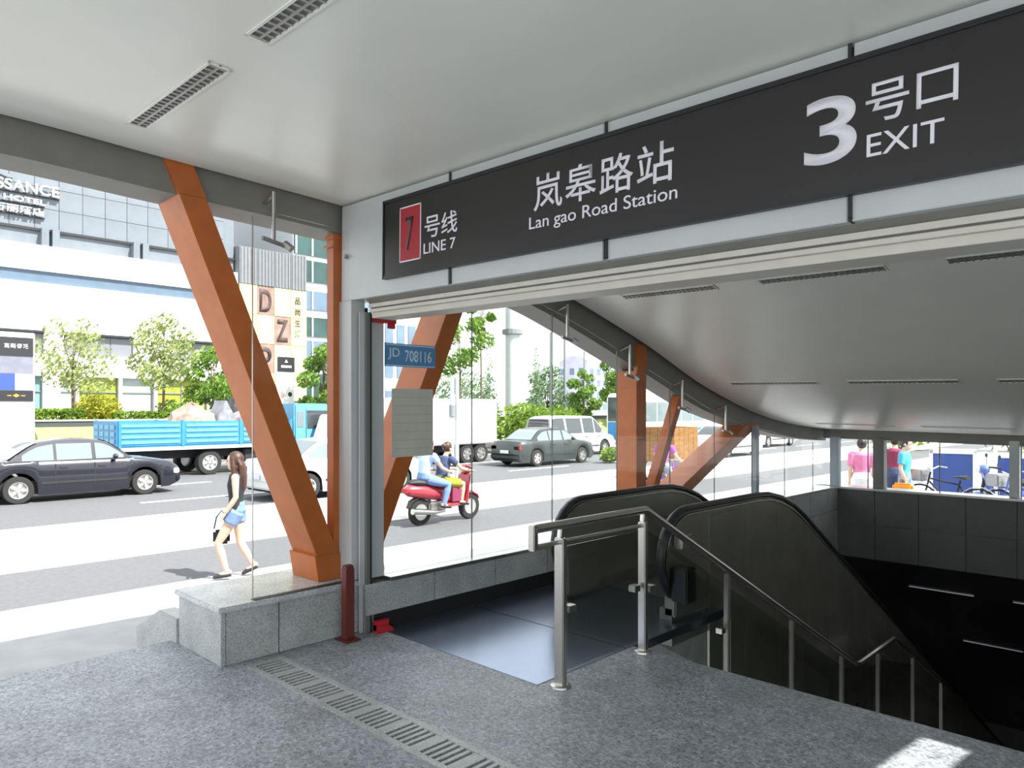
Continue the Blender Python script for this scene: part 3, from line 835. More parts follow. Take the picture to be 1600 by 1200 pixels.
def tree(label, loc, h, r, leaf, seed, n=1300, size=.2, trunk=.09, base=.3, open_=.6, group=None, shape='round'):
    rng = random.Random(seed)
    t = thing('street_tree', label, 'tree', loc, rng.uniform(0, 6), group)
    hb = h * base
    m = MB().tube([(0, 0, -.05), (.03, 0, hb * .6), (0, .03, hb), (.05, .02, h * .8)], [trunk, trunk * .8, trunk * .7, trunk * .25], 8)
    blobs = []
    if shape == 'cone':
        for k in range(7):
            f = k / 6; z = hb + (h - hb) * f; w = r * (1 - f) + .15
            blobs.append((0, 0, z, w, w, (h - hb) / 8))
    else:
        k = 9
        for i in range(k):
            a = i * 2.4; f = (i + .5) / k
            z = hb + (h - hb) * (.12 + .78 * f); w = r * math.sin(math.pi * (.18 + .72 * f)) * open_
            c = (math.cos(a) * w, math.sin(a) * w, z)
            m.tube([(0, 0, hb * .9 + (z - hb) * .45), ((c[0]) * .6, c[1] * .6, z * .93), c], [trunk * .4, trunk * .25, trunk * .1], 5)
            b_ = r * (.52 - .18 * f) * rng.uniform(.8, 1.15)
            blobs.append((*c, b_, b_, b_ * .75))
    m.build('trunk', 'bark', t, world=False, smooth=60)
    lf = leaves(MB(), blobs, int(n * 1.9), size * .72, rng).build('foliage', leaf, t, world=False)
    lf['kind'] = 'stuff'
    return t
def bush(label, loc, rx, ry, rz_, leaf, seed, n=900, size=.13, group=None, name='shrub', cat='shrub'):
    rng = random.Random(seed)
    t = thing(name, label, cat, loc, 0, group)
    m = MB()
    for k in range(5):
        a = k * 1.26
        m.tube([(0, 0, -.03), (math.cos(a) * rx * .5, math.sin(a) * ry * .5, rz_)], [.03, .01], 5)
    m.build('stems', 'bark', t, world=False)
    f = leaves(MB(), [(0, 0, rz_, rx, ry, rz_), (rx * .3, 0, rz_ * .9, rx * .7, ry * .8, rz_ * .8)], n, size, rng).build('foliage', leaf, t, world=False)
    f['kind'] = 'stuff'
    return t
def hedge(label, x0, x1, y0, y1, z0, z1, leaf, seed, n=2500, size=.09):
    rng = random.Random(seed); m = MB()
    t = thing('hedge', label, 'hedge', ((x0 + x1) / 2, (y0 + y1) / 2, z0))
    for _ in range(n):
        c = Vector((rng.uniform(x0, x1), rng.uniform(y0, y1), z0 + (z1 - z0) * rng.uniform(.1, 1) ** .6))
        d = Vector((rng.gauss(0, 1), rng.gauss(0, 1), rng.gauss(0, 1))).normalized(); e = d.orthogonal().normalized(); f = d.cross(e); s_ = size * rng.uniform(.6, 1.4)
        m.add([c + e * s_, c + f * s_ * .5, c - e * s_, c - f * s_ * .5], [(0, 1, 2, 3)])
    o = m.build('foliage', leaf, t); o['kind'] = 'stuff'
    m = MB()
    y = y0 + .2
    while y < y1: m.cyl(((x0 + x1) / 2, y, z0 - .05), ((x0 + x1) / 2, y, z1 - .1), .02, 5); y += .5
    o = m.build('stems', 'bark', t); o['kind'] = 'stuff'
    return t

# ------------------------------------------------------------------ buildings across the road
ml = thing('shopping_mall', 'long white shopping mall across the road with a blue grey band and hotel lettering', 'building', (-45, 8, -.35))
XF = -45
MB().box(-70, XF - .6, -14, 21.2, -.35, 21).build('core', 'tile_grey', ml)
for z0, z1 in ((3.41, 4.57), (5.82, 8.36), (9.01, 10.37)):
    MB().box(XF - .6, XF, -14, 21.2, z0, z1).build('wall', 'white_wall', ml)
MB().box(XF - .6, XF - .15, -14, 21.2, 8.36, 9.01).build('band', 'band_blue', ml)
solids = [(-14, -8.2), (-5, -2.4), (1, 5.0), (10.5, 11.4), (15.0, 17.2), (20.9, 21.2)]
for a, c in solids:
    MB().box(XF - .6, XF, a, c, 4.57, 5.82).build('wall', 'white_wall', ml)
slots = [(-8.2, -5), (-2.4, 1), (5.0, 10.5), (11.4, 15.0), (17.2, 20.9)]
for a, c in slots:
    w = MB().box(XF - .6, XF - .3, a, c, 4.57, 5.82).build('window', 'window_grey', ml)
    MB().box(XF - .3, XF + .02, a, c, 5.70, 5.82).build('lintel', 'board_black', w)
    n = max(2, int((c - a) / .95)); d = (c - a) / n
    for k in range(n):
        MB().box(XF - .3, XF - .27, a + k * d + .03, a + (k + 1) * d - .03, 4.6, 5.66).build('pane', 'pane_grey', w)
gf = [(-14, -9, 'shop_pale'), (-8.4, -4, 'shop_yellow'), (-3.4, .5, 'shop_pale'), (1.2, 5.2, 'shop_yellow'), (5.8, 9.4, 'shop_pale'), (9.95, 10.45, 'shop_teal'), (11.25, 12.0, 'shop_pale'), (12.15, 14.2, 'shop_yellow'), (14.35, 16.1, 'shop_pale'), (16.3, 19.3, 'shop_yellow'), (19.5, 21.0, 'shop_pale')]
pe = -14
for a, c, mt in gf:
    if a - pe > .02: MB().box(XF - .6, XF, pe, a, -.35, 3.41).build('pier', 'white_wall' if mt != 'shop_yellow' else 'pink_stone', ml)
    w = MB().box(XF - .6, XF - .35, a, c, -.35, 3.41).build('shop_window', mt, ml)
    n = max(1, int((c - a) / 1.2)); d = (c - a) / n
    for k in range(n + 1):
        MB().box(XF - .35, XF - .28, a + k * d - .03, a + k * d + .03, -.35, 3.41).build('mullion', 'pole_dark', w)
    MB().box(XF - .35, XF - .28, a, c, 2.55, 2.62).build('mullion', 'pole_dark', w)
    pe = c
for y in (1.2, 5.8, 10.4, 15.0, 19.6, -3.4, -8):
    for q in (0, .5): MB().box(XF - .6, XF - .1, y + q, y + q + .34, 10.37, 11.35).build('pilaster', 'tile_grey', ml)
MB().box(XF - .62, XF - .45, -14, 21.2, 11.22, 11.35).build('shadow_gap', 'board_black', ml)
tp = None
for i in range(30):
    for j in range(7):
        if tp is None: tp = MB().box(0, .12, .012, 1.138, .012, 1.108).build('tile', 'tile_grey', ml, world=False); o = tp
        else: o = tp.copy(); COL.objects.link(o); o.parent = ml
        o.location = (-.6, -14 + i * 1.15 - 7.0 - 1.0 + .0, 11.70 + j * 1.12)
def mtx(body, y0, y1, z0, z1, bold=0., mat='board_white', nm='lettering'):
    return text(nm, body, mat, ml, (y1 - y0, z1 - z0), (-.30, y0 - 8, z0 + .35), '+x', .12, bold)
mtx('RENAISSANCE', 6.15, 11.25, 13.1, 13.66, .012)
mtx('PUTUO HOTEL', 6.5, 10.6, 12.56, 12.84, .012)
mtx('上海明捷万丽酒店', 5.9, 10.55, 11.95, 12.36, .014)
m = MB()
for z0, z1, y0, y1 in ((13.03, 13.09, 5.3, 11.3), (12.50, 12.54, 6.4, 10.6), (11.88, 11.94, 5.8, 10.6)):
    m.box(XF - .47, XF - .36, y0, y1, z0, z1)
m.build('letter_rail', 'board_black', ml)
MB().prism([(8.0, 14.0), (8.25, 14.55), (9.15, 13.75), (8.9, 13.75)], 'yz', XF - .48, XF - .30).build('logo_mark', 'tile_grey', ml)

# tall advertising hoarding at the end of the mall
hb = thing('billboard', 'tall hoarding of grey ribbed sheets above yellow and brown picture tiles', 'billboard', (-45, 23.7, 2))
MB().box(-46.5, -45.1, 21.3, 26.1, -.35, 12.15).build('backing', 'pole_dark', hb)
for k in range(4):
    y0 = 21.32 + 1.2 * k
    o = MB().box(-45.1, -45.0, y0, y0 + 1.17, 9.75, 12.12).build('ribbed_sheet', 'corrugated', hb)
    m = MB()
    for q in range(5): m.box(-45.0, -44.95, y0 + .08 + q * .23, y0 + .18 + q * .23, 9.76, 12.1)
    m.build('rib', 'corrugated', o)
rows = [(7.85, 9.72), (5.95, 7.82), (4.05, 5.92), (2.2, 4.02)]
pat = ['YBYY', 'YYBY', 'YBYY', 'YYYY']
for j, (z0, z1) in enumerate(rows):
    for k in range(4):
        y0 = 21.32 + 1.2 * k; b_ = pat[j][k] == 'B'
        o = MB().box(-45.1, -45.0 - (.03 if b_ else 0), y0, y0 + 1.17, z0, z1).build('tile', 'brown_tile' if b_ else 'yellow_tile', hb)
        if b_:
            text('picture', 'D7p'[j] if j != 1 else 'Z', 'brown_dark', hb, (.85, 1.5), (-.02, y0 + .15 - 23.7, z0 + .18 - 2), '+x', .01, .03)
for q in range(4):
    text('lettering', '品尚生活'[q], 'brown_dark', hb, (.42, .5), (.005, 25.2 - 23.7, 8.75 - q * .75 - 2), '+x', .01, .03)

# office tower behind the hoarding
tw = thing('office_tower', 'white and green glazed office tower behind the hoarding', 'building', (-47, 33, -.35))
MB().box(-62, -47.2, 26.3, 33, -.35, 22).build('core', 'tower_white', tw)
for z0, z1, mt in ((.5, 4.2, 'tower_glass'), (4.8, 6.6, 'tower_blue'), (6.9, 8.3, 'tower_glass'), (8.85, 10.2, 'tower_blue'), (10.85, 12.4, 'tower_glass'), (12.75, 14.6, 'tower_glass'), (15.2, 17.0, 'tower_blue'), (17.6, 19.6, 'tower_glass')):
    o = MB().box(-47.3, -47.1, 26.35, 32.9, z0, z1).build('window', mt, tw)
    for k in range(6): MB().box(-47.1, -47.02, 26.4 + k * 1.3, 26.52 + k * 1.3, z0, z1).build('mullion', 'tower_white', o)

# advertising pillars
def pillar(loc, label, kind):
    t = thing('advertising_pillar', label, 'pillar', loc)
    if kind == 0:
        w = 1.15
        MB().box(-.35, 0, -w / 2 - .06, w / 2 + .06, 0, 5.0).build('body', 'white_wall', t, world=False, bevel=.02)
        MB().box(0, .04, -w / 2, w / 2, 4.05, 4.80).build('header', 'board_black', t, world=False)
        m = MB()
        for k in range(4):
            y = -.40 + k * .21
            text('lettering', '高尚领域'[k], 'board_white', t, (.17, .19), (.041, y, 4.36), '+x', .01, .02)
        MB().box(0, .03, -w / 2 + .04, w / 2, 3.38, 4.02).build('screen', 'board_screen', t, world=False)
        MB().box(0, .03, -w / 2 + .04, -.03, 2.72, 3.36).build('blue_panel', 'board_blue', t, world=False)
        MB().box(0, .03, -.03, w / 2, 2.72, 3.36).build('white_panel', 'board_white', t, world=False)
        o = MB().box(0, .04, -w / 2 - .03, w / 2, 2.28, 2.70).build('footer', 'board_black', t, world=False)
        MB().prism([(-.12, 2.50), (0, 2.58), (.12, 2.50), (0, 2.43)], 'yz', .04, .05).box(.04, .05, -.3, -.16, 2.48, 2.52).box(.04, .05, .16, .3, 2.48, 2.52).build('mark', 'orange_mark', o, world=False)
    else:
        w = 1.0
        MB().box(-.3, 0, -w / 2, w / 2, 0, 4.85).build('body', 'white_wall', t, world=False, bevel=.02)
        o = MB().box(0, .03, -w / 2, w / 2, 4.0, 4.80).build('header', 'board_black', t, world=False)
        MB().prism([(-.1, 4.5), (0, 4.66), (.1, 4.5)], 'yz', .03, .04).box(.03, .04, -.3, .3, 4.22, 4.34).build('mark', 'board_white', o, world=False)
        MB().ell((.0, -.22, 2.75), (.02, .1, .22), 10, 8).build('print_mark', 'brown_tile', t, world=False)
        MB().ell((.0, .24, 2.78), (.02, .13, .13), 10, 8).build('print_mark', 'board_black', t, world=False)
    return t
pillar((-33.95, 6.95, -.35), 'white advertising pillar with black header and blue panel across the road', 0)
pillar((-36.2, 19.75, -.35), 'white advertising pillar with dark header below the hoarding', 1)

# distant blocks
fb = thing('apartment_block', 'pale lilac apartment block far down the road', 'building', (-125, 158, -.5))
MB().box(-131, -121, 154, 164, -.5, 14.8).build('wall', 'far_lilac', fb)
MB().prism([(-131, 14.8), (-121, 14.8), (-124, 16.2), (-128, 16.2)], 'xz', 154, 164).build('roof', 'far_lilac', fb)
for i in range(3):
    for j in range(4):
        MB().box(-121, -120.9, 155 + i * 3, 156.6 + i * 3, 1.5 + j * 3.2, 3.2 + j * 3.2).build('window', 'tower_blue', fb)
        MB().box(-130.4 + i * 3.2, -128.9 + i * 3.2, 153.9, 154, 1.5 + j * 3.2, 3.2 + j * 3.2).build('window', 'tower_blue', fb)
wb = thing('white_block', 'white office block seen beside the blue number plate', 'building', (-54, 37, -.5))
MB().box(-60, -50, 33.5, 41, -.5, 16).build('wall', 'tower_white', wb)
for j in range(5):
    for i in range(6):
        o = MB().box(-50.02, -49.9, 33.9 + i * 1.2, 34.7 + i * 1.2, 1.5 + j * 2.8, 3.2 + j * 2.8).build('window', 'tower_blue', wb)

# ------------------------------------------------------------------ trees, hedges
tree('pale loose street tree in front of the mall left of the round bush', (-36.6, 9.6, -.3), 6.3, 1.9, 'leaf_pale', 1, 900, .16, .07, .42)
tree('pale green street tree in front of the mall above the blue truck', (-36.6, 13.5, -.3), 6.6, 1.8, 'leaf_pale', 2, 1300, .17, .08, .45)
tree('fresh green street tree half hidden by the slanting orange column', (-36.8, 16.0, -.3), 5.6, 1.7, 'leaf_green', 3, 1500, .18, .07, .3)
tree('fresh green tree between the white pillar and the upright orange post', (-34, 20.7, -.3), 5.9, 1.5, 'leaf_green', 4, 2000, .18, .09, .15)
tree('small pale tree at the left edge behind the dark sedan', (-35.4, 6.3, -.3), 2.0, .5, 'leaf_pale', 5, 150, .1, .03, .3)
bush('round yellow green bush in the planter in front of the mall', (-37.1, 10.8, .9), 1.0, 1.0, .72, 'leaf_yellow', 6, 1600, .1)
bush('dark green bush behind the cargo of the blue truck', (-36.9, 14.1, .9), .8, .9, .6, 'leaf_green', 7, 700, .1)
hedge('clipped bright green hedge left of the round bush', -36.6, -36.1, 7.95, 10.0, 1.0, 1.62, 'leaf_hedge', 8, 1100)
hedge('clipped dark green hedge between round bush and truck', -36.6, -36.1, 11.2, 19, 1.0, 1.5, 'leaf_hedge', 9, 2500)
tree('light green tree with loose crown behind the leaning orange arm', (-30.6, 27.4, -.3), 7.6, 1.5, 'leaf_green', 10, 900, .2, .06, .5, .9)
tree('tall thin tree with a high leafy top beside the big pale pole', (-31, 29.4, -.3), 10.5, .8, 'leaf_green', 11, 500, .2, .06, .55, .8)
bush('dense bush behind the white box lorry', (-38, 34.0, -.35), 1.8, 3.0, 2.5, 'leaf_blue', 12, 2600, .15)
tree('dark cypress like tree left of the big pale pole', (-33, 32.0, -.3), 5.0, .7, 'leaf_blue', 13, 700, .16, .06, .1, shape='cone')
tree('cypress like tree right of the big pale pole', (-33.5, 37.0, -.3), 5.6, .8, 'leaf_blue', 14, 900, .16, .06, .1, shape='cone')
tree('round green tree right of the big pale pole', (-34.5, 39.2, -.3), 5.2, 1.8, 'leaf_blue', 15, 1700, .18, .08, .15)
tree('green tree behind the two thin lamp posts', (-31, 39.0, -.3), 4.9, 1.3, 'leaf_green', 16, 1400, .18, .08, .2)
tree('small green tree in front of the distant lilac block', (-34, 47.5, -.3), 4.3, 1.1, 'leaf_green', 17, 900, .18, .07, .3)
tree('small dark tree right of the distant lilac block', (-38, 57.5, -.3), 3.6, 1.2, 'leaf_green', 18, 800, .18, .06, .3)
tree('bright green tree left of the upright orange column', (-33.0, 45.6, -.3), 7.4, 1.5, 'leaf_green', 19, 1500, .2, .09, .3)
tree('bright green tree behind the white minibus', (-30.0, 49.5, -.3), 7.0, 2.2, 'leaf_green', 20, 1700, .2, .09, .3)
bush('big yellow green bush in front of the big pale pole', (-27.7, 29.6, -.5), 1.7, 2.3, 1.25, 'leaf_hedge', 21, 2200, .15)
bush('yellow green bush right of the big pale pole', (-28.9, 33.6, -.4), 1.4, 2.2, 1.15, 'leaf_hedge', 22, 1500, .15)
hedge('clipped yellow green hedge above the white box lorry', -30.5, -29.4, 23.0, 28.0, -.3, 2.15, 'leaf_hedge', 23, 2600, .12)
bush('low green plants at the foot of the blue display board', (-17.4, 23.6, -.5), .35, .6, .3, 'leaf_hedge', 24, 500, .1)
for k in range(9):
    bush('%s shrub of the green row far beyond the plaza' % ('first', 'second', 'third', 'fourth', 'fifth', 'sixth', 'seventh', 'eighth', 'ninth')[k], (-12 + k * 4.6, 42 + (k % 2) * 1.5, -.5), 2.0, 1.6, 1.5 + .3 * (k % 3), 'leaf_pale' if k % 2 else 'leaf_hedge', 40 + k, 500, .22, group='row of shrubs beyond the plaza')

# ------------------------------------------------------------------ poles
def pole(name, label, loc, h, r, extra=None, mat='pole_pale', rings=(), cat='pole'):
    t = thing(name, label, cat, loc)
    MB().tube([(0, 0, 0), (0, 0, h)], [r, r * .85], 16).build('shaft', mat, t, world=False, smooth=50)
    MB().lathe([(0, 0), (r * 1.5, 0), (r * 1.5, .08), (r * 1.05, .12)], n=16).build('base', mat, t, world=False)
    for z in rings:
        MB().lathe([(r, z - .16), (r * 1.35, z - .14), (r * 1.35, z + .14), (r, z + .16)], n=16).build('ring', 'pole_dark', t, world=False)
    if extra: extra(t)
    return t
pole('hoarding_mast', 'big pale grey round mast behind the bushes across the road', (-30, 31, -.35), 15, .46, rings=(6.55,))
def lampx(h, dy):
    def f(t):
        MB().tube([(0, 0, h - .05), (0, dy * .3, h + .6), (0, dy, h + .9), (0, dy * 1.6, h + .95)], .05, 8).build('arm', 'pole_pale', t, world=False, smooth=50)
        MB().ell((0, dy * 1.8, h + .93), (.12, .3, .08), 10, 6).build('lamp_head', 'pole_dark', t, world=False)
    return f
pole('street_lamp', 'thin street lamp with curved arm left of its twin', (-33.0, 37.9, -.35), 7.3, .08, lampx(7.3, .9), 'pole_dark', cat='street lamp')
pole('street_lamp', 'thin straight street lamp just right of the curved one', (-33.0, 39.4, -.35), 8.4, .09, lampx(8.4, -.9), 'pole_dark', cat='street lamp')
pole('street_lamp', 'thin street lamp in front of the distant lilac block', (-33.0, 41.6, -.35), 6.2, .06, lampx(6.2, .8), 'pole_dark', cat='street lamp')
def tl(t):
    MB().box(-.1, .1, -.16, .16, 4.0, 5.0).build('signal_box', 'board_black', t, world=False)
pole('traffic_light', 'small black traffic signal on a thin pole left of the upright orange column', (-31, 43.2, -.35), 4.9, .05, tl, cat='traffic light')
def sp(t):
    MB().cyl((0, .16, 0), (0, .16, 2.9), .05, 10).build('second_shaft', 'pole_pale', t, world=False)
pole('street_post', 'pair of thin grey posts with a dark ring behind the paper notice', (-13.6, 11.9, -.43), 2.85, .06, sp, rings=(2.0,))

# ================================================================== VEHICLES
M('car_black', (.012, .013, .022), .25, coat=.8)
M('car_white', (.72, .73, .74), .3, coat=.6)
M('car_green', (.028, .038, .038), .35, coat=.25)
M('car_silver', (.60, .62, .66), .3, coat=.6)
M('car_lilac', (.56, .56, .72), .3, coat=.6)
M('car_glass', (.05, .06, .065), .06, spec=1.)
M('car_glass_pale', (.16, .20, .22), .06, spec=1.)
M('car_trim', (.025, .025, .027), .5)
M('tyre', (.02, .02, .02), .8)
M('rim', (.55, .55, .55), .3, metal=.7)
M('lamp_white', (.75, .77, .8), .15)
M('lamp_red', (.35, .02, .02), .2)
M('plate_white', (.7, .72, .8), .5)
M('truck_blue', (.04, .22, .46), .4, noise=.12, scale=5)
M('truck_pale', (.12, .38, .60), .4, noise=.1, scale=5)
M('chassis', (.02, .02, .022), .7)
M('rubble_grey', (.24, .25, .29), .8, noise=.3, scale=5)
M('rubble_tan', (.30, .22, .18), .8, noise=.3, scale=5)
M('rubble_pink', (.38, .24, .26), .8, noise=.2, scale=5)
M('ply_brown', (.24, .115, .03), .7, noise=.3, scale=3, stretch=(1, 1, 6))

def wheel(par, x, y, r, w, side, rim='rim', spokes=5):
    """wheel at lateral x (outer face), axle height r"""
    s_ = side
    t = MB().lathe([(r * .58, -w), (r * .95, -w), (r, -w * .85), (r, -w * .15), (r * .95, 0), (r * .62, 0)], (0, 0, 0), 'x', 24)
    t.v = [(x + (a if s_ > 0 else -a), y + b_, r + c) for a, b_, c in t.v]
    tw_ = t.build('wheel', 'tyre', par, world=False, smooth=40)
    m = MB().lathe([(0, -.02), (r * .14, -.015), (r * .2, -.03), (r * .2, -.05)], (0, 0, 0), 'x', 16)
    m.lathe([(r * .52, -.06), (r * .55, -.008), (r * .64, -.004), (r * .64, -.1)], (0, 0, 0), 'x', 24)
    m.lathe([(0, -.07), (r * .6, -.07)], (0, 0, 0), 'x', 20)
    for k in range(spokes):
        a = 2 * math.pi * k / spokes
        c, d = math.cos(a), math.sin(a); p, q = -d, c
        rr0, rr1, hw = r * .12, r * .56, r * .13
        m.hexa([(-.065, c * rr0 - p * hw, d * rr0 - q * hw), (-.02, c * rr0 - p * hw, d * rr0 - q * hw), (-.02, c * rr0 + p * hw, d * rr0 + q * hw), (-.065, c * rr0 + p * hw, d * rr0 + q * hw),
                (-.065, c * rr1 - p * hw, d * rr1 - q * hw), (-.02, c * rr1 - p * hw, d * rr1 - q * hw), (-.02, c * rr1 + p * hw, d * rr1 + q * hw), (-.065, c * rr1 + p * hw, d * rr1 + q * hw)])
    m.v = [(x + (a if s_ > 0 else -a), y + b_, r + c) for a, b_, c in m.v]
    m.build('rim', rim, tw_, world=False, smooth=40)
    return tw_

def car(label, loc, rz, L, W, hood, roof, belt, H, wy, paint, cat='car', name='car', r=.31, glass='car_glass', sidewin=None, pillars=(), rails=None):
    """heading +Y. hood: (y, z) top line of the lower body; roof: (y, z) cabin top line; belt: waist height"""
    t = thing(name, label, cat, loc, rz)
    hood = linmap(hood) if isinstance(hood, list) else hood
    rf = smoothmap(roof); ra = r + .075; cl = .17
    ys = sorted(set([round(-L / 2 + L * k / 44, 4) for k in range(45)] + [round(w + ra * math.cos(math.pi * k / 8), 4) for w in wy for k in range(9)]))
    def hw(y):
        e = min(y + L / 2, L / 2 - y)
        return W / 2 * (1 - .16 * max(0, 1 - e / .55) ** 2)
    def bot(y):
        for w in wy:
            d = ra * ra - (y - w) ** 2
            if d > 1e-6: return max(cl, r + math.sqrt(d))
        e = min(y + L / 2, L / 2 - y)
        return cl + .10 * max(0, 1 - e / .25)
    shp = [(0, .95), (.25, .985), (.5, 1.), (.8, .985), (.95, .95), (1., .90)]
    m = MB(); cols = []
    for y in ys:
        b_, zt = bot(y), hood(y); h = hw(y); c = []
        for s_, f in shp: c.append((h * f, y, b_ + (zt - b_) * s_))
        c.append((h * .6, y, zt + .02)); c.append((0, y, zt + .03)); c.append((-h * .6, y, zt + .02))
        for s_, f in reversed(shp): c.append((-h * f, y, b_ + (zt - b_) * s_))
        cols.append(c)
    n = len(cols[0])
    m.v = [p for c in cols for p in c]
    for i in range(len(cols) - 1):
        for j in range(n - 1): m.f.append((i * n + j, i * n + j + 1, (i + 1) * n + j + 1, (i + 1) * n + j))
    m.f.append(tuple(range(n))); m.f.append(tuple((len(cols) - 1) * n + j for j in reversed(range(n))))
    body = m.build('body', paint, t, world=False, smooth=38)
    MB().box(-W / 2 + .14, W / 2 - .14, -L / 2 + .15, L / 2 - .15, cl + .02, .5).build('underbody', 'chassis', t, world=False)
    y0, y1 = roof[0][0], roof[-1][0]; zb = belt - .04
    xb, xt = W / 2 * .92, W / 2 * .70
    def cx(z): return xb - (xb - xt) * max(0, z - zb) / (H - zb)
    m = MB(); cols = []
    K = 30
    for k in range(K + 1):
        y = y0 + (y1 - y0) * k / K; zr = rf(y); zm = zb + (zr - zb) * .94
        c = [(cx(zb), y, zb), (cx((zb + zm) / 2), y, (zb + zm) / 2), (cx(zm), y, zm), (cx(zm) * .93, y, zr - .005), (cx(zm) * .5, y, zr + .012), (0, y, zr + .016)]
        c += [(-a, q, w) for a, q, w in reversed(c[:-1])]
        cols.append(c)
    n = len(cols[0]); m.v = [p for c in cols for p in c]
    for i in range(K):
        for j in range(n - 1): m.f.append((i * n + j, i * n + j + 1, (i + 1) * n + j + 1, (i + 1) * n + j))
    m.f.append(tuple(range(n))); m.f.append(tuple(K * n + j for j in reversed(range(n))))
    m.build('cabin', paint, t, world=False, smooth=38)
    for a, c in sidewin:
        for s_ in (1, -1):
            m = MB(); q = 10; vs_ = []
            for k in range(q + 1):
                y = a + (c - a) * k / q; zt = max(belt + .03, min(rf(y) - .075, H - .1))
                for z in (belt + .025, zt): vs_.append((s_ * (cx(z) + .008), y, z))
            m.add(vs_, [(2 * k, 2 * k + 1, 2 * k + 3, 2 * k + 2) for k in range(q)])
            m.build('side_window', glass, t, world=False, smooth=30)
    # windscreen and rear window follow the cabin top line
    def scr(nm, ya, yb):
        m = MB(); q = 8; vs_ = []
        for k in range(q + 1):
            y = ya + (yb - ya) * k / q; z = rf(y); x = cx(z) * .86
            sl = (rf(y + .02) - rf(y - .02)) / .04; ln = math.hypot(1, sl); ny, nz_ = -sl / ln, 1 / ln
            for f in (-1, -.5, 0, .5, 1): vs_.append((f * x, y + ny * .022, z + nz_ * .022 - abs(f) * .004))
        m.add(vs_, [(5 * k + j, 5 * k + j + 1, 5 * k + j + 6, 5 * k + j + 5) for k in range(q) for j in range(4)])
        m.build(nm, glass, t, world=False, smooth=30)
    sc = rails or (roof[0][0] + .06, roof[1][0] - .02, roof[-2][0] + .02, roof[-1][0] - .06)
    scr('rear_window', sc[0], sc[1]); scr('windscreen', sc[2], sc[3])
    for w in wy:
        for s_ in (1, -1): wheel(t, s_ * (W / 2 - .015), w, r, .19, s_)
    # lamps, bumpers, seams, mirrors, handles, plates
    fz = hood(L / 2 - .05)
    for s_ in (1, -1):
        MB().box(s_ * W * .36 - .17, s_ * W * .36 + .17, L / 2 - .17, L / 2 - .005, fz - .20, fz - .06).build('headlamp', 'lamp_white', t, world=False, bevel=.02)
        rz0 = hood(-L / 2 + .05)
        MB().box(s_ * W * .35 - .16, s_ * W * .35 + .16, -L / 2 + .0, -L / 2 + .14, rz0 - .24, rz0 - .07).build('tail_lamp', 'lamp_red', t, world=False, bevel=.02)
        ym = roof[-1][0] - .45
        MB().ell((s_ * (W / 2 + .06), ym, belt + .07), (.10, .06, .07), 10, 6).build('door_mirror', paint, t, world=False, smooth=60)
        for y in pillars:
            MB().box(s_ * (W / 2 - .004) - .004, s_ * (W / 2 - .004) + .004, y - .006, y + .006, cl + .18, belt - .05).build('door_seam', 'car_trim', t, world=False)
            MB().box(s_ * (W / 2 - .0) - .012, s_ * (W / 2 - .0) + .012, y + .08, y + .24, belt - .16, belt - .13).build('door_handle', 'car_trim', t, world=False, bevel=.004)
        MB().box(s_ * (W / 2 + .0) - .006, s_ * (W / 2 + .0) + .006, wy[0] + ra + .05, wy[1] - ra - .05, .42, .47).build('side_moulding', 'car_trim', t, world=False)
    MB().box(-W / 2 + .10, W / 2 - .10, L / 2 - .10, L / 2 + .03, .28, .46).build('bumper', paint, t, world=False, bevel=.03)
    MB().box(-W / 2 + .10, W / 2 - .10, -L / 2 - .03, -L / 2 + .10, .28, .46).build('bumper', paint, t, world=False, bevel=.03)
    MB().box(-.22, .22, -L / 2 - .036, -L / 2 - .03, .50, .62).build('number_plate', 'plate_white', t, world=False)
    MB().box(-.35, .35, L / 2 - .02, L / 2 + .005, fz - .19, fz - .08).build('grille', 'car_trim', t, world=False)
    return t
RZ = GZ - .03
sedan_hood = [(-2.2, .80), (-2.15, .93), (-1.3, .96), (1.0, .95), (1.5, .90), (2.05, .80), (2.2, .66)]
def sedan(label, loc, rz, paint, L=4.45, glass='car_glass', W=1.72):
    return car(label, loc, rz, L, W, sedan_hood, [(-1.55, .95), (-.85, 1.36), (-.2, 1.43), (.35, 1.40), (1.1, .94)], .93, 1.43, (-1.33, 1.36), paint,
               sidewin=[(-1.25, -.62), (-.56, .18), (.26, .88)], pillars=(-.6, .22), glass=glass, rails=(-1.5, -.9, .42, 1.06))
sedan('black saloon car driving past at the left edge of the road', (-20.15, 5.33, RZ), 0, 'car_black', glass='car_glass_pale')
sedan('white saloon car half hidden behind the orange column and the cycle riders', (-16.2, 10.3, RZ), 0, 'car_white', glass='car_glass_pale')
sedan('dark green saloon car seen from behind through the station glazing', (-19.05, 21.5, RZ), 0, 'car_green', glass='car_glass_pale')
sedan('pale lilac saloon car behind the leaning orange arm', (-16.4, 31.2, RZ), 0, 'car_lilac')
van_hood = [(-2.4, .9), (-2.35, 1.05), (1.2, 1.02), (1.9, .95), (2.3, .85), (2.4, .7)]
def van(label, loc, rz, paint, L=4.9, cat='van'):
    return car(label, loc, rz, L, 1.8, van_hood, [(-2.38, 1.04), (-2.25, 1.72), (-1.6, 1.84), (.7, 1.82), (1.62, 1.0)], 1.02, 1.84, (-1.5, 1.5), paint, cat, 'van',
               r=.33, sidewin=[(-2.2, -1.35), (-1.22, -.15), (-.03, .75), (.82, 1.38)], pillars=(-.1, .8), rails=(-2.36, -2.27, .78, 1.56))
van('silver white van behind the dark green saloon', (-21.9, 26.6, RZ), 0, 'car_silver')
van('white van parked far down the road beyond the slim grey post', (-19.0, 41.0, RZ), 0, 'car_white')

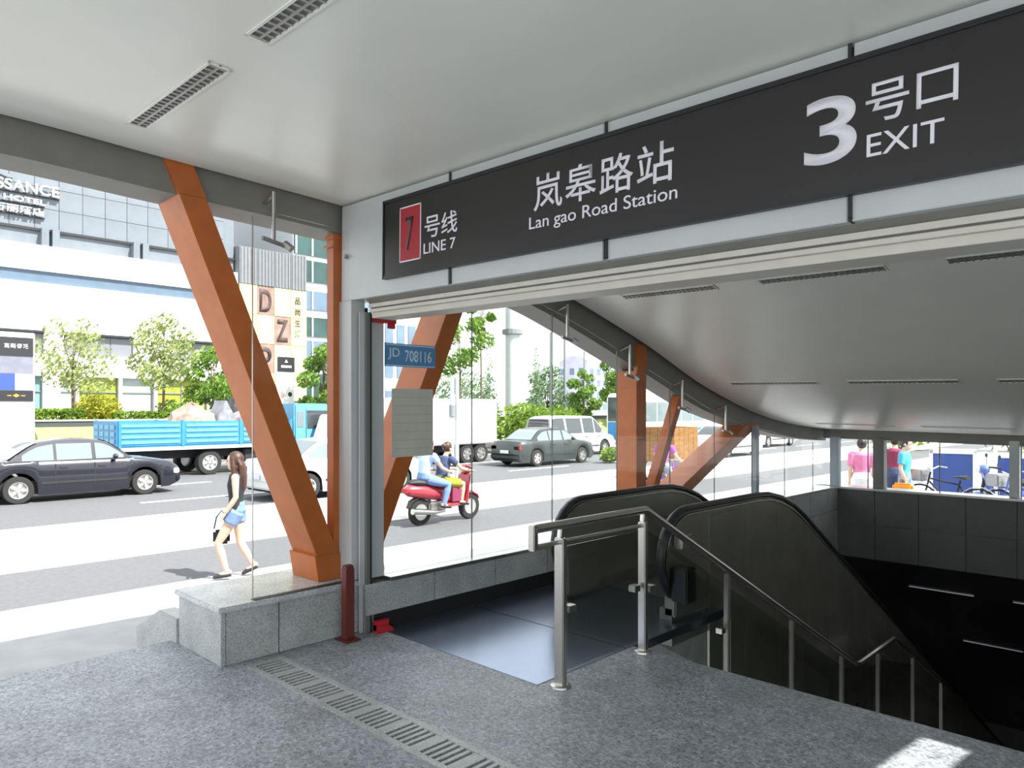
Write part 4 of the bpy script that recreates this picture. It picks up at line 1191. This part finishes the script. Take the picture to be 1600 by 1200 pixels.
# minibus
mb_ = thing('minibus', 'white bus with dark rear window and blue rear panel behind the upright orange column', 'bus', (-21.1, 33.2, RZ))
MB().prism([(-3.5, .35), (3.4, .35), (3.5, .9), (3.35, 1.5), (2.95, 2.75), (2.6, 2.95), (-3.3, 2.95), (-3.5, 2.7)], 'yz', -1.05, 1.05).build('body', 'car_white', mb_, world=False, bevel=.06)
for s_ in (1, -1):
    for a, c in ((-3.2, -2.15), (-2.05, -1.0), (-.9, .15), (.25, 1.3), (1.42, 2.5)):
        MB().box(s_ * 1.055 - .012, s_ * 1.055 + .012, a, c, 1.55, 2.5).build('side_window', 'car_glass_pale', mb_, world=False)
    for w in (-2.1, 2.0): wheel(mb_, s_ * 1.05, w, .42, .25, s_)
    MB().box(s_ * 1.056 - .008, s_ * 1.056 + .008, -3.4, 3.2, 1.05, 1.18).build('stripe', 'truck_blue', mb_, world=False)
    MB().ell((s_ * 1.25, 3.2, 2.0), (.08, .08, .22), 8, 6).build('door_mirror', 'car_trim', mb_, world=False)
MB().hexa([(-.9, 3.36, 1.6), (.9, 3.36, 1.6), (.9, 3.40, 1.6), (-.9, 3.40, 1.6), (-.85, 3.0, 2.65), (.85, 3.0, 2.65), (.85, 3.06, 2.65), (-.85, 3.06, 2.65)]).build('windscreen', 'car_glass_pale', mb_, world=False)
MB().box(-.92, .92, -3.53, -3.49, 1.55, 2.75).build('rear_window', 'car_glass', mb_, world=False)
MB().box(-.92, .92, -3.53, -3.49, .5, 1.5).build('rear_panel', 'truck_blue', mb_, world=False)

# blue flatbed lorry
tk = thing('flatbed_lorry', 'blue flatbed lorry with ribbed side boards driving behind the black saloon', 'lorry', (-24.7, 11.2, RZ))
TW = 1.1
MB().box(-TW, TW, -3.8, 1.9, .93, 1.02).build('bed_floor', 'truck_blue', tk, world=False)
for s_ in (1, -1):
    for a, c in ((-3.8, -1.92), (-1.88, -.02), (.02, 1.88)):
        bd = MB().box(s_ * TW - .025, s_ * TW + .025, a, c, 1.02, 1.76).build('side_board', 'truck_blue', tk, world=False)
        for k in range(4):
            MB().box(s_ * (TW + .025) - .022, s_ * (TW + .025) + .022, a + .08, c - .08, 1.08 + .17 * k, 1.17 + .17 * k).build('rib', 'truck_pale', bd, world=False)
    for y in (-3.75, -1.9, 0, 1.85):
        MB().box(s_ * TW - .05, s_ * TW + .05, y - .04, y + .04, .95, 1.80).build('stake', 'truck_blue', tk, world=False)
    MB().box(s_ * TW - .04, s_ * TW + .04, -3.8, 1.9, .86, .96).build('side_rail', 'lane_paint', tk, world=False)
    for w in (-1.0, 2.9): wheel(tk, s_ * 1.05, w, .40, .3, s_, 'rim', 6)
    MB().box(s_ * .75 - .2, s_ * .75 + .2, .2, 1.3, .35, .8).build('fuel_tank', 'chassis', tk, world=False, bevel=.04)
tb = MB().box(-TW, TW, -3.83, -3.78, 1.02, 1.76).build('tail_board', 'truck_blue', tk, world=False)
for k in range(3):
    for q in range(4): MB().box(-.95 + q * .5, -.55 + q * .5, -3.86, -3.83, 1.1 + .21 * k, 1.24 + .21 * k).build('rib', 'truck_pale', tb, world=False)
MB().box(-.45, .45, -3.7, 3.6, .55, .86).build('chassis', 'chassis', tk, world=False)
MB().box(-1.0, 1.0, -3.6, -3.4, .5, .62).build('rear_bar', 'chassis', tk, world=False)
cb = MB().prism([(2.05, .55), (3.75, .55), (3.85, 1.3), (3.55, 2.25), (3.4, 2.35), (2.05, 2.35)], 'yz', -1.02, 1.02).build('cab', 'truck_pale', tk, world=False, bevel=.05)
for s_ in (1, -1):
    MB().prism([(2.55, 1.45), (3.62, 1.45), (3.4, 2.1), (2.55, 2.1)], 'yz', s_ * 1.025 - .012, s_ * 1.025 + .012).build('window', 'car_glass', cb, world=False)
    MB().box(s_ * 1.024 - .006, s_ * 1.024 + .006, 2.5, 2.52, .7, 2.15).build('door_seam', 'car_trim', cb, world=False)
    MB().box(s_ * 1.024 - .01, s_ * 1.024 + .01, 2.15, 2.42, 1.5, 2.05).build('rear_quarter_window', 'car_glass_pale', cb, world=False)
    MB().box(s_ * 1.2 - .07, s_ * 1.2 + .07, 3.62, 3.68, 1.55, 1.9).build('door_mirror', 'car_trim', cb, world=False)
MB().hexa([(-.9, 3.80, 1.38), (.9, 3.80, 1.38), (.9, 3.84, 1.40), (-.9, 3.84, 1.40), (-.86, 3.54, 2.2), (.86, 3.54, 2.2), (.86, 3.58, 2.22), (-.86, 3.58, 2.22)]).build('windscreen', 'car_glass', cb, world=False)
def lump(name, label, cat, c, r, mat, seed):
    rng = random.Random(seed); m = MB().ell(c, r, 9, 6)
    m.v = [(a + rng.uniform(-.12, .12) * r[0], b_ + rng.uniform(-.12, .12) * r[1], max(c[2] - r[2] * .5, z + rng.uniform(-.15, .15) * r[2])) for a, b_, z in m.v]
    return tag(m.build(name, mat), label, cat, 'cargo on the blue lorry')
zb = RZ + 1.02
lump('cargo_sack', 'tan sack lying at the rear of the lorry cargo', 'sack', (-24.5, 10.0, zb + .55), (.7, .8, .75), 'rubble_tan', 1)
lump('cargo_sack', 'low pinkish sack towards the cab of the lorry', 'sack', (-24.6, 12.1, zb + .55), (.7, 1.0, .55), 'rubble_pink', 3)
tag(MB().prism([(10.4, zb), (11.6, zb), (11.35, zb + .8), (11.0, zb + 1.45), (10.75, zb + .9)], 'yz', -25.1, -24.2).build('cargo_panel_stack', 'rubble_grey', bevel=.03), 'pointed grey stack of panels on the lorry bed', 'panels', 'cargo on the blue lorry')
lump('cargo_sack', 'dark sack behind the pointed stack on the lorry', 'sack', (-25.2, 11.9, zb + .7), (.4, .6, .9), 'chassis', 5)

# white box lorry
bx_ = thing('box_lorry', 'white box lorry behind the scooter riders', 'lorry', (-22.4, 17.9, RZ))
MB().box(-1.1, 1.1, -2.4, 3.2, .75, 2.55).build('box_body', 'car_white', bx_, world=False, bevel=.03)
for s_ in (1, -1):
    MB().box(s_ * 1.105 - .008, s_ * 1.105 + .008, -2.3, 3.1, .80, .86).build('side_rail', 'car_silver', bx_, world=False)
    for w in (-3.0, 1.6, 2.35): wheel(bx_, s_ * 1.05, w, .38, .25, s_)
MB().box(-.5, .5, -3.4, 3.1, .45, .75).build('chassis', 'chassis', bx_, world=False)
cb = MB().prism([(-2.5, .5), (-4.0, .5), (-4.1, 1.1), (-3.8, 1.95), (-2.5, 2.0)], 'yz', -1.0, 1.0).build('cab', 'car_white', bx_, world=False, bevel=.04)
for s_ in (1, -1):
    MB().prism([(-2.8, 1.3), (-3.85, 1.3), (-3.7, 1.8), (-2.8, 1.8)], 'yz', s_ * 1.005 - .01, s_ * 1.005 + .01).build('window', 'car_glass', cb, world=False)
MB().box(-1.0, 1.0, 3.2, 3.24, .3, .42).build('rear_bar', 'car_silver', bx_, world=False)


# ================================================================== PEOPLE, SCOOTERS, BICYCLES
M('skin', (.62, .42, .31), .55, noise=.05, scale=6)
M('hair_brown', (.055, .022, .012), .5, noise=.3, scale=30, stretch=(6, 6, 1))
M('hair_black', (.015, .012, .012), .5)
M('cloth_black', (.018, .018, .022), .8)
M('cloth_denim', (.16, .25, .45), .85, noise=.2, scale=20)
M('cloth_lightblue', (.42, .56, .80), .85, noise=.1, scale=8)
M('cloth_white', (.75, .75, .74), .85)
M('cloth_navy', (.05, .07, .14), .85)
M('cloth_blue', (.16, .25, .48), .85)
M('cloth_purple', (.36, .07, .42), .85, noise=.15, scale=8)
M('cloth_pink', (.75, .22, .42), .85, noise=.15, scale=8)
M('cloth_teal', (.08, .42, .58), .85, noise=.1, scale=8)
M('cloth_maroon', (.22, .03, .08), .85)
M('cloth_grey', (.25, .27, .32), .85)
M('bag_orange', (.75, .28, .02), .7, noise=.15, scale=8)
M('scooter_red', (.42, .04, .06), .3, coat=.6, noise=.05)
M('scooter_grey', (.30, .31, .33), .3, coat=.6)
M('scooter_blue', (.08, .14, .42), .3, coat=.6)
M('scooter_seat', (.02, .02, .022), .6)
M('shoe_dark', (.03, .025, .025), .6)

def remesh(mb, name, mat, parent, voxel=.012, it=3):
    me = bpy.data.meshes.new(name); me.from_pydata(mb.v, [], mb.f)
    t = bpy.data.objects.new(name, me); COL.objects.link(t)
    a = t.modifiers.new('r', 'REMESH'); a.mode = 'VOXEL'; a.voxel_size = voxel
    b_ = t.modifiers.new('s', 'SMOOTH'); b_.iterations = it; b_.factor = .5
    nm = bpy.data.meshes.new_from_object(t.evaluated_get(bpy.context.evaluated_depsgraph_get()))
    bpy.data.objects.remove(t, do_unlink=True)
    nm.materials.clear(); nm.materials.append(MATS[mat])
    nm.polygons.foreach_set('use_smooth', [True] * len(nm.polygons))
    o = bpy.data.objects.new(name, nm); COL.objects.link(o); o.parent = parent
    return o
def lerp(a, b_, t): return tuple(p + (q - p) * t for p, q in zip(a, b_))
STAND = dict(pel=(0, 0, .87), wai=(0, .005, 1.03), che=(0, .01, 1.2), top=(0, -.01, 1.33), nek=(0, 0, 1.40), hed=(0, .025, 1.50),
             shL=(-.17, -.01, 1.31), shR=(.17, -.01, 1.31), elL=(-.20, -.03, 1.06), elR=(.20, -.03, 1.06), wrL=(-.20, .05, .84), wrR=(.20, .05, .84),
             hiL=(-.085, 0, .85), hiR=(.085, 0, .85), knL=(-.09, .03, .47), knR=(.09, .03, .47), anL=(-.09, -.01, .08), anR=(.09, -.01, .08), toL=(-.10, .14, .03), toR=(.10, .14, .03))
RIDE = dict(pel=(0, -.18, .80), wai=(0, -.16, .95), che=(0, -.11, 1.12), top=(0, -.07, 1.25), nek=(0, -.05, 1.32), hed=(0, 0, 1.43),
            shL=(-.19, -.06, 1.23), shR=(.19, -.06, 1.23), elL=(-.27, .12, 1.05), elR=(.27, .12, 1.05), wrL=(-.26, .36, 1.0), wrR=(.26, .36, 1.0),
            hiL=(-.09, -.16, .80), hiR=(.09, -.16, .80), knL=(-.17, .25, .74), knR=(.17, .25, .74), anL=(-.15, .22, .38), anR=(.15, .22, .38), toL=(-.16, .38, .33), toR=(.16, .38, .33))
def person(label, loc, rz, pose=None, base=STAND, s_=1., top='cloth_white', bottom='cloth_denim', sleeve=.5, leg=.45, hair='short', haircol='hair_black', voxel=.011, shoes='shoe_dark', build=1.):
    J = dict(base); J.update(pose or {})
    J = {k: tuple(c * s_ for c in v) for k, v in J.items()}
    t = thing('person', label, 'person', loc, rz)
    B = build * s_
    def torso(mb, o=0., lo=0, hi=6):
        P = [lerp(J['pel'], J['wai'], -.35), J['pel'], J['wai'], J['che'], J['top'], lerp(J['top'], J['nek'], .55)]
        rr = [.12, .152, .122, .15, .135, .075]
        mb.tube(P[lo:hi], [r * B + o for r in rr][lo:hi], 14, flat=(1., .68))
    def arm_(mb, S, o=0., f=1., hand=True):
        a, e, w = J['sh' + S], J['el' + S], J['wr' + S]
        if f >= 1:
            mb.tube([a, lerp(a, e, .5), e, lerp(e, w, .4), w], [.052 * B + o, .045 * B + o, .037 * B + o, .037 * B + o, .025 * B + o], 9)
        elif f > 0:
            mb.tube([a, lerp(a, e, .5 * f), lerp(a, e, f)], [.056 * B + o, .052 * B + o, .05 * B + o], 9)
        mb.ell(a, (.055 * B + o,) * 3, 10, 8)
        if hand and f >= 1:
            d = (Vector(w) - Vector(e)).normalized(); sd = d.cross(Vector((0, 0, 1)) if abs(d.z) < .8 else Vector((0, 1, 0))).normalized(); n = d.cross(sd)
            p = Vector(w); mb.tube([p, p + d * .04, p + d * .085], [.022 * B, .034 * B, .03 * B], 8, flat=(1, .6))
            for k, ln in enumerate((.055, .07, .075, .065)):
                q = p + d * .075 + sd * (.024 - .016 * k)
                mb.tube([q, q + d * ln * .5 + n * .006, q + d * ln * .9 + n * .022], [.0095, .009, .007], 6)
            q = p + d * .03 + sd * .03
            mb.tube([q, q + d * .03 + sd * .02, q + d * .062 + sd * .022 + n * .01], [.011, .0105, .008], 6)
    def leg_(mb, S, o=0., f=2.):
        h, k, a = J['hi' + S], J['kn' + S], J['an' + S]
        pts = [lerp(h, k, -.05), lerp(h, k, .3), lerp(h, k, .7), k, lerp(k, a, .3), lerp(k, a, .7), a]; rr = [.088, .085, .066, .052, .056, .042, .034]
        if f < 1: n = 2 if f < .4 else 3; pts = pts[:n] + [lerp(h, k, f)]; rr = rr[:n] + [.082]
        mb.tube(pts, [r * B + o for r in rr], 11)
    hd_ = Vector(J['hed'])
    m = MB(); torso(m)
    m.tube([lerp(J['top'], J['nek'], .2), J['nek'], hd_ - Vector((0, .01, .06 * s_))], [.058 * B, .048 * B, .05 * B], 10)
    m.ell(hd_ + Vector((0, 0, .02 * s_)), (.074 * s_, .094 * s_, .104 * s_), 16, 12)
    m.ell(hd_ + Vector((0, .03 * s_, -.055 * s_)), (.052 * s_, .058 * s_, .058 * s_), 12, 8)
    m.tube([hd_ + Vector((0, .085, .03)) * s_, hd_ + Vector((0, .108, -.012)) * s_], [.010, .017], 6)
    for q in (-1, 1): m.ell(hd_ + Vector((q * .076, -.005, .0)) * s_, (.012, .022, .032), 8, 6)
    for S in 'LR':
        arm_(m, S); leg_(m, S)
        a, to = J['an' + S], J['to' + S]
        m.tube([lerp(a, to, -.35), a, lerp(a, to, .5), to], [.03 * B, .036 * B, .036 * B, .026 * B], 9)
    body = remesh(m, 'body', 'skin', t, min(voxel, .0095))
    for q in (-1, 1): MB().ell(hd_ + Vector((q * .032, .086, .018)) * s_, (.014, .008, .008), 8, 6).build('eye', 'hair_black', body, world=False)
    MB().ell(hd_ + Vector((0, .086, -.058)) * s_, (.024, .008, .008), 8, 6).build('mouth', 'cloth_maroon', body, world=False)
    # clothes
    m = MB(); torso(m, .016, 1, 6)
    for S in 'LR':
        if sleeve > 0: arm_(m, S, .014, sleeve, False)
    remesh(m, 'top', top, t, voxel)
    m = MB()
    P = [lerp(J['pel'], J['wai'], -.3), J['pel'], lerp(J['pel'], J['wai'], .8)]
    m.tube(P, [.135 * B, .17 * B, .142 * B], 14, flat=(1., .72))
    for S in 'LR': leg_(m, S, .014 if leg > 1 else .022, leg)
    remesh(m, 'trousers' if leg > 1 else 'shorts', bottom, t, voxel)
    for S in 'LR':
        a, to = Vector(J['an' + S]), Vector(J['to' + S]); d = to - a
        MB().tube([a - d * .3 - Vector((0, 0, .03)), a + d * .1 - Vector((0, 0, .02)), a + d * .7, to + d * .12], [.036 * B, .042 * B, .042 * B, .026 * B], 10, flat=(1, .8)).build('shoe', shoes, t, world=False, smooth=60)
    m = MB(); m.ell(hd_ + Vector((0, -.016, .034)) * s_, (.088 * s_, .104 * s_, .108 * s_), 14, 10)
    m.v = [(a, min(b_, hd_.y + (.055 + max(0, c - hd_.z - .06) * .5) * s_), c) for a, b_, c in m.v]
    if hair == 'long':
        m.tube([hd_ + Vector((0, -.03, .06)) * s_, hd_ + Vector((0, -.085, -.04)) * s_, hd_ + Vector((0, -.10, -.18)) * s_, hd_ + Vector((0, -.105, -.33)) * s_, hd_ + Vector((0, -.09, -.42)) * s_], [.08, .10, .105, .085, .03], 12, flat=(1, .5))
        for q in (-1, 1): m.tube([hd_ + Vector((q * .06, .02, .06)) * s_, hd_ + Vector((q * .082, .005, -.06)) * s_, hd_ + Vector((q * .10, -.02, -.22)) * s_, hd_ + Vector((q * .09, -.03, -.34)) * s_], [.03, .036, .035, .012], 8)
    elif hair == 'bun':
        m.ell(hd_ + Vector((0, -.11, .06)) * s_, (.045, .045, .045), 10, 8)
    remesh(m, 'hair', haircol, t, .012, 2)
    return t

# woman walking on the pavement
WL = Vector((-8.78, 4.12, GZ)); WR = R(146)
person('woman with long brown hair in a black top and denim shorts walking past the plinth', WL, WR,
       dict(knL=(-.09, .21, .47), anL=(-.085, .10, .085), toL=(-.09, .25, .04), knR=(.085, -.03, .45), anR=(.085, -.20, .13), toR=(.09, -.07, .04), elL=(-.20, -.02, 1.06), wrL=(-.185, .10, .87), elR=(.19, .03, 1.07), wrR=(.19, .15, .86)),
       s_=.965, top='cloth_black', bottom='cloth_denim', sleeve=0, leg=.33, hair='long', haircol='hair_brown', voxel=.010, build=.95)
bgp = Matrix.Translation(WL) @ Matrix.Rotation(WR, 4, 'Z')
hbag = thing('handbag', 'small black handbag hanging from the walking woman\'s hand', 'bag', bgp @ Vector((.185, .21, .40)), WR)
MB().box(-.045, .045, -.10, .10, 0, .18).build('pouch', 'cloth_black', hbag, world=False, bevel=.03)
MB().tube([(0, -.09, .19), (0, -.06, .34), (0, 0, .42), (0, .06, .34), (0, .09, .19)], .009, 6).build('strap', 'cloth_black', hbag, world=False)

# scooters
def scooter(label, loc, rz, paint, box=False):
    t = thing('motor_scooter', label, 'scooter', loc, rz)
    for y in (-.6, .62):
        w = MB().lathe([(.15, -.05), (.235, -.05), (.25, -.03), (.25, .03), (.235, .05), (.15, .05)], (0, y, .25), 'x', 22).build('wheel', 'tyre', t, world=False, smooth=40)
        m = MB().lathe([(.0, -.03), (.15, -.045), (.16, 0), (.15, .045), (0, .03)], (0, y, .25), 'x', 18).build('hub', 'rim', w, world=False, smooth=40)
    MB().tube([(0, .12, .42), (0, -.15, .56), (0, -.5, .62), (0, -.86, .66), (0, -.98, .67)], [.10, .16, .17, .13, .05], 14, flat=(.95, .85)).build('rear_body', paint, t, world=False, smooth=60)
    MB().tube([(0, .14, .70), (0, -.1, .745), (0, -.45, .77), (0, -.72, .80), (0, -.84, .79)], [.09, .15, .16, .14, .06], 12, flat=(.9, .45)).build('seat', 'scooter_seat', t, world=False, smooth=60)
    MB().prism([(-.2, .30), (.38, .30), (.44, .36), (-.18, .38)], 'yz', -.16, .16).build('footboard', paint, t, world=False, bevel=.02)
    MB().hexa([(-.2, .36, .32), (.2, .36, .32), (.18, .46, .34), (-.18, .46, .34), (-.19, .50, .90), (.19, .50, .90), (.10, .58, .92), (-.10, .58, .92)]).build('leg_shield', paint, t, world=False, bevel=.03)
    MB().cyl((0, .64, .25), (0, .50, 1.02), .03, 10).build('steering_column', 'chassis', t, world=False)
    MB().tube([(-.33, .36, 1.02), (-.16, .46, 1.03), (0, .50, 1.02), (.16, .46, 1.03), (.33, .36, 1.02)], .018, 8).build('handlebar', 'chassis', t, world=False)
    MB().ell((0, .55, .98), (.15, .10, .10), 14, 10).build('handlebar_cowl', paint, t, world=False, smooth=60)
    MB().ell((0, .64, .98), (.075, .03, .06), 12, 8).build('headlamp', 'lamp_white', t, world=False, smooth=60)
    MB().tube([(0, .40, .42), (0, .50, .51), (0, .64, .54), (0, .80, .46), (0, .86, .38)], [.04, .075, .085, .08, .04], 10, flat=(1, .35)).build('front_mudguard', paint, t, world=False, smooth=60)
    MB().tube([(0, -.45, .50), (0, -.62, .54), (0, -.80, .46), (0, -.88, .34)], [.06, .08, .08, .05], 10, flat=(1, .3)).build('rear_mudguard', 'scooter_seat', t, world=False, smooth=60)
    MB().tube([(.13, -.1, .24), (.16, -.4, .24), (.17, -.9, .30)], [.025, .05, .055], 10).build('exhaust', 'steel', t, world=False, smooth=60)
    MB().box(-.10, .12, -.45, -.05, .20, .42).build('engine', 'steel_dull', t, world=False, bevel=.03)
    MB().box(-.11, .11, -1.0, -.95, .62, .70).build('tail_lamp', 'lamp_red', t, world=False, bevel=.01)
    for q in (-1, 1):
        MB().cyl((q * .24, .42, 1.03), (q * .30, .40, 1.2), .006, 6).build('mirror_stem', 'chassis', t, world=False)
        MB().ell((q * .31, .40, 1.23), (.06, .015, .04), 10, 6).build('mirror', 'chassis', t, world=False)
    if box: MB().box(-.17, .17, .05, .36, .385, .70).build('foot_crate', 'cloth_maroon', t, world=False, bevel=.01)
    return t
BZ = GZ - .03
scooter('red motor scooter carrying two people on the cycle lane', (-10.5, 9.0, BZ), 0, 'scooter_red', True)
person('scooter driver in a navy top with bare legs on the front of the red scooter', (-10.5, 9.08, BZ), 0, base=RIDE, s_=.97, top='cloth_navy', bottom='leaf_yellow', sleeve=.5, leg=.8, haircol='hair_brown', hair='bun', voxel=.012)
person('scooter passenger in a light blue shirt and blue trousers sitting behind the driver', (-10.5, 8.68, BZ), 0,
       dict(pel=(0, -.18, .86), wai=(0, -.18, 1.01), che=(0, -.14, 1.17), top=(0, -.11, 1.29), nek=(0, -.09, 1.36), hed=(0, -.05, 1.46), shL=(-.19, -.10, 1.27), shR=(.19, -.10, 1.27), elL=(-.25, .05, 1.05), elR=(.25, .05, 1.05), wrL=(-.20, .24, .98), wrR=(.20, .24, .98),
            hiL=(-.10, -.16, .85), hiR=(.10, -.16, .85), knL=(-.25, .20, .74), knR=(.25, .20, .74), anL=(-.23, .10, .36), anR=(.23, .10, .36), toL=(-.24, .25, .31), toR=(.24, .25, .31)),
       base=RIDE, s_=1., top='cloth_lightblue', bottom='cloth_blue', sleeve=.45, leg=2, voxel=.012)
scooter('blue motor scooter parked beyond the end window by the blue board', (-2.65, 16.2, GZ), R(120), 'scooter_blue')

# bicycles and cargo tricycle
def bicycle(label, loc, rz, paint='cloth_black', grp=None):
    t = thing('bicycle', label, 'bicycle', loc, rz, grp)
    for y in (-.52, .53):
        w = MB().tube([(0, y + .33 * math.cos(2 * math.pi * k / 24), .34 + .33 * math.sin(2 * math.pi * k / 24)) for k in range(24)], .018, 6, closed=True).build('wheel', 'tyre', t, world=False)
        m = MB()
        for k in range(12):
            a = math.pi * 2 * k / 12; m.cyl((0, y, .34), (0, y + .32 * math.cos(a), .34 + .32 * math.sin(a)), .003, 4)
        m.cyl((-.03, y, .34), (.03, y, .34), .02, 8); m.build('spokes', 'rim', w, world=False)
        MB().tube([(0, y + .37 * math.cos(a), .34 + .37 * math.sin(a)) for a in [R(20 + 14 * k) for k in range(11)]], .022, 6, flat=(1, .3)).build('mudguard', 'car_silver', t, world=False)
    m = MB()
    for p, q in (((0, -.08, .30), (0, -.2, .80)), ((0, -.08, .30), (0, .36, .74)), ((0, -.18, .72), (0, .34, .80)), ((0, -.08, .30), (0, -.52, .34)), ((0, -.18, .70), (0, -.52, .34)), ((0, .34, .92), (0, .42, .60)), ((0, .42, .60), (0, .53, .34))): m.cyl(p, q, .016, 8)
    m.build('frame', paint, t, world=False)
    MB().tube([(0, -.34, .86), (0, -.2, .86), (0, -.05, .85)], [.09, .07, .02], 8, flat=(1, .45)).build('saddle', 'scooter_seat', t, world=False)
    MB().tube([(-.28, .18, 1.0), (-.2, .30, 1.02), (0, .34, .96), (.2, .30, 1.02), (.28, .18, 1.0)], .012, 8).build('handlebar', 'rim', t, world=False)
    MB().box(-.16, .16, .42, .68, .74, .96).build('basket', 'steel_dull', t, world=False, bevel=.02)
    MB().cyl((-.14, -.08, .30), (.14, -.08, .30), .014, 8).build('pedals', 'chassis', t, world=False)
    return t
bicycle('dark bicycle parked in front of the blue board beyond the end window', (-3.55, 15.3, GZ), R(75), grp='bicycles by the end window')
bicycle('bicycle parked right of the blue board beyond the end window', (-2.3, 15.0, GZ), R(60), 'scooter_blue', 'bicycles by the end window')
bicycle('bicycle ridden by the person in purple', (-8.75, 13.9, GZ), R(5), 'cloth_purple', 'bicycle on the pavement')
person('cyclist in a purple shirt with dark hair seen from behind', (-8.75, 13.9, GZ), R(5),
       dict(pel=(0, -.18, .93), wai=(0, -.16, 1.07), che=(0, -.09, 1.23), top=(0, -.03, 1.35), nek=(0, 0, 1.42), hed=(0, .05, 1.52), hiL=(-.09, -.16, .92), hiR=(.09, -.16, .92), knL=(-.12, .2, .78), anL=(-.12, .0, .42), toL=(-.12, .14, .36), knR=(.12, .12, .62), anR=(.12, -.1, .28), toR=(.12, .04, .23),
            shL=(-.18, -.02, 1.33), shR=(.18, -.02, 1.33), elL=(-.27, .02, 1.14), elR=(.27, .02, 1.14), wrL=(-.26, .17, 1.05), wrR=(.26, .17, 1.05)), s_=.95, top='cloth_purple', bottom='cloth_grey', sleeve=.6, leg=2, voxel=.013)
tc_ = thing('cargo_tricycle', 'cargo tricycle with a tall brown plywood box behind the thin orange brace', 'tricycle', (-11.6, 18.7, BZ), R(4))
bxx = MB().box(-.5, .5, -.75, .75, .62, .66).build('platform', 'ply_brown', tc_, world=False)
for k in range(5):
    for s_ in (-1, 1): MB().box(s_ * .5 - .015, s_ * .5 + .015, -.75 + .3 * k + .006, -.45 + .3 * k - .006, .66, 1.62).build('side_plank', 'ply_brown', tc_, world=False)
for k in range(4):
    for y in (-.75, .75): MB().box(-.5 + .25 * k + .006, -.25 + .25 * k - .006, y - .015, y + .015, .66, 1.62).build('end_plank', 'ply_brown', tc_, world=False)
for x, y in ((-.58, -.2), (.58, -.2), (0, 1.6)):
    w = MB().tube([(x, y + .31 * math.cos(2 * math.pi * k / 20), .33 + .31 * math.sin(2 * math.pi * k / 20)) for k in range(20)], .025, 6, closed=True).build('wheel', 'tyre', tc_, world=False)
    m = MB()
    for k in range(10):
        a = math.pi * 2 * k / 10; m.cyl((x, y, .33), (x, y + .3 * math.cos(a), .33 + .3 * math.sin(a)), .004, 4)
    m.build('spokes', 'rim', w, world=False)
m = MB()
for p, q in (((0, .7, .6), (0, 1.35, .5)), ((0, 1.35, .5), (0, 1.5, 1.0)), ((0, 1.5, 1.0), (0, 1.6, .33)), ((0, .95, .55), (0, .9, .95)), ((-.58, -.2, .33), (.58, -.2, .33)), ((-.4, -.2, .33), (-.4, -.2, .62)), ((.4, -.2, .33), (.4, -.2, .62))): m.cyl(p, q, .02, 8)
m.build('frame', 'chassis', tc_, world=False)
MB().ell((0, .9, .98), (.11, .14, .05), 10, 6).build('saddle', 'scooter_seat', tc_, world=False)
MB().tube([(-.28, 1.3, 1.08), (0, 1.5, 1.02), (.28, 1.3, 1.08)], .014, 8).build('handlebar', 'rim', tc_, world=False)

# pedestrians beyond the end window
WALK = dict(knL=(-.09, .16, .47), anL=(-.09, .16, .08), toL=(-.1, .3, .04), knR=(.09, -.03, .47), anR=(.09, -.18, .11), toR=(.1, -.05, .04))
person('pedestrian in a pink shirt and white trousers seen through the end window', (-4.62, 13.9, GZ), R(25), WALK, s_=.97, top='cloth_pink', bottom='cloth_white', sleeve=.8, leg=2, voxel=.013, build=1.08)
PB = Vector((-4.08, 14.5, GZ))
person('pedestrian in a teal and blue top carrying an orange bag beyond the end window', PB, R(275), WALK, s_=.98, top='cloth_teal', bottom='cloth_blue', sleeve=.7, leg=2, voxel=.013, build=.95)
person('pedestrian in a maroon top half hidden by the dark post', (-4.42, 15.1, GZ), R(20), WALK, s_=.99, top='cloth_maroon', bottom='cloth_navy', sleeve=.6, leg=2, voxel=.013)
ob = thing('shopping_bag', 'orange shopping bag held by the pedestrian in teal', 'bag', (PB.x + .05, PB.y - .27, GZ + .38))
MB().box(-.17, .17, -.07, .07, 0, .40).build('pouch', 'bag_orange', ob, world=False, bevel=.04)
MB().tube([(-.08, 0, .39), (-.05, 0, .52), (.05, 0, .52), (.08, 0, .39)], .008, 6).build('handle', 'bag_orange', ob, world=False)
bb = thing('blue_board', 'blue notice board in a white frame on the plaza beyond the end window', 'board', (-3.95, 17.3, GZ), R(12))
MB().box(-.36, .36, -.03, .03, .25, 1.18).build('panel', 'board_blue', bb, world=False)
for x in (-.39, .39): MB().box(x - .035, x + .035, -.05, .05, 0, 1.26).build('frame_post', 'board_white', bb, world=False)
MB().box(-.42, .42, -.05, .05, 1.18, 1.28).build('frame_top', 'board_white', bb, world=False)
b3 = thing('blue_board', 'second blue notice board right of the white framed one, behind the parked scooter', 'board', (-2.85, 17.6, GZ), R(12))
MB().box(-.36, .36, -.03, .03, .25, 1.12).build('panel', 'board_blue', b3, world=False)
for x in (-.39, .39): MB().box(x - .035, x + .035, -.05, .05, 0, 1.6).build('frame_post', 'board_white', b3, world=False)
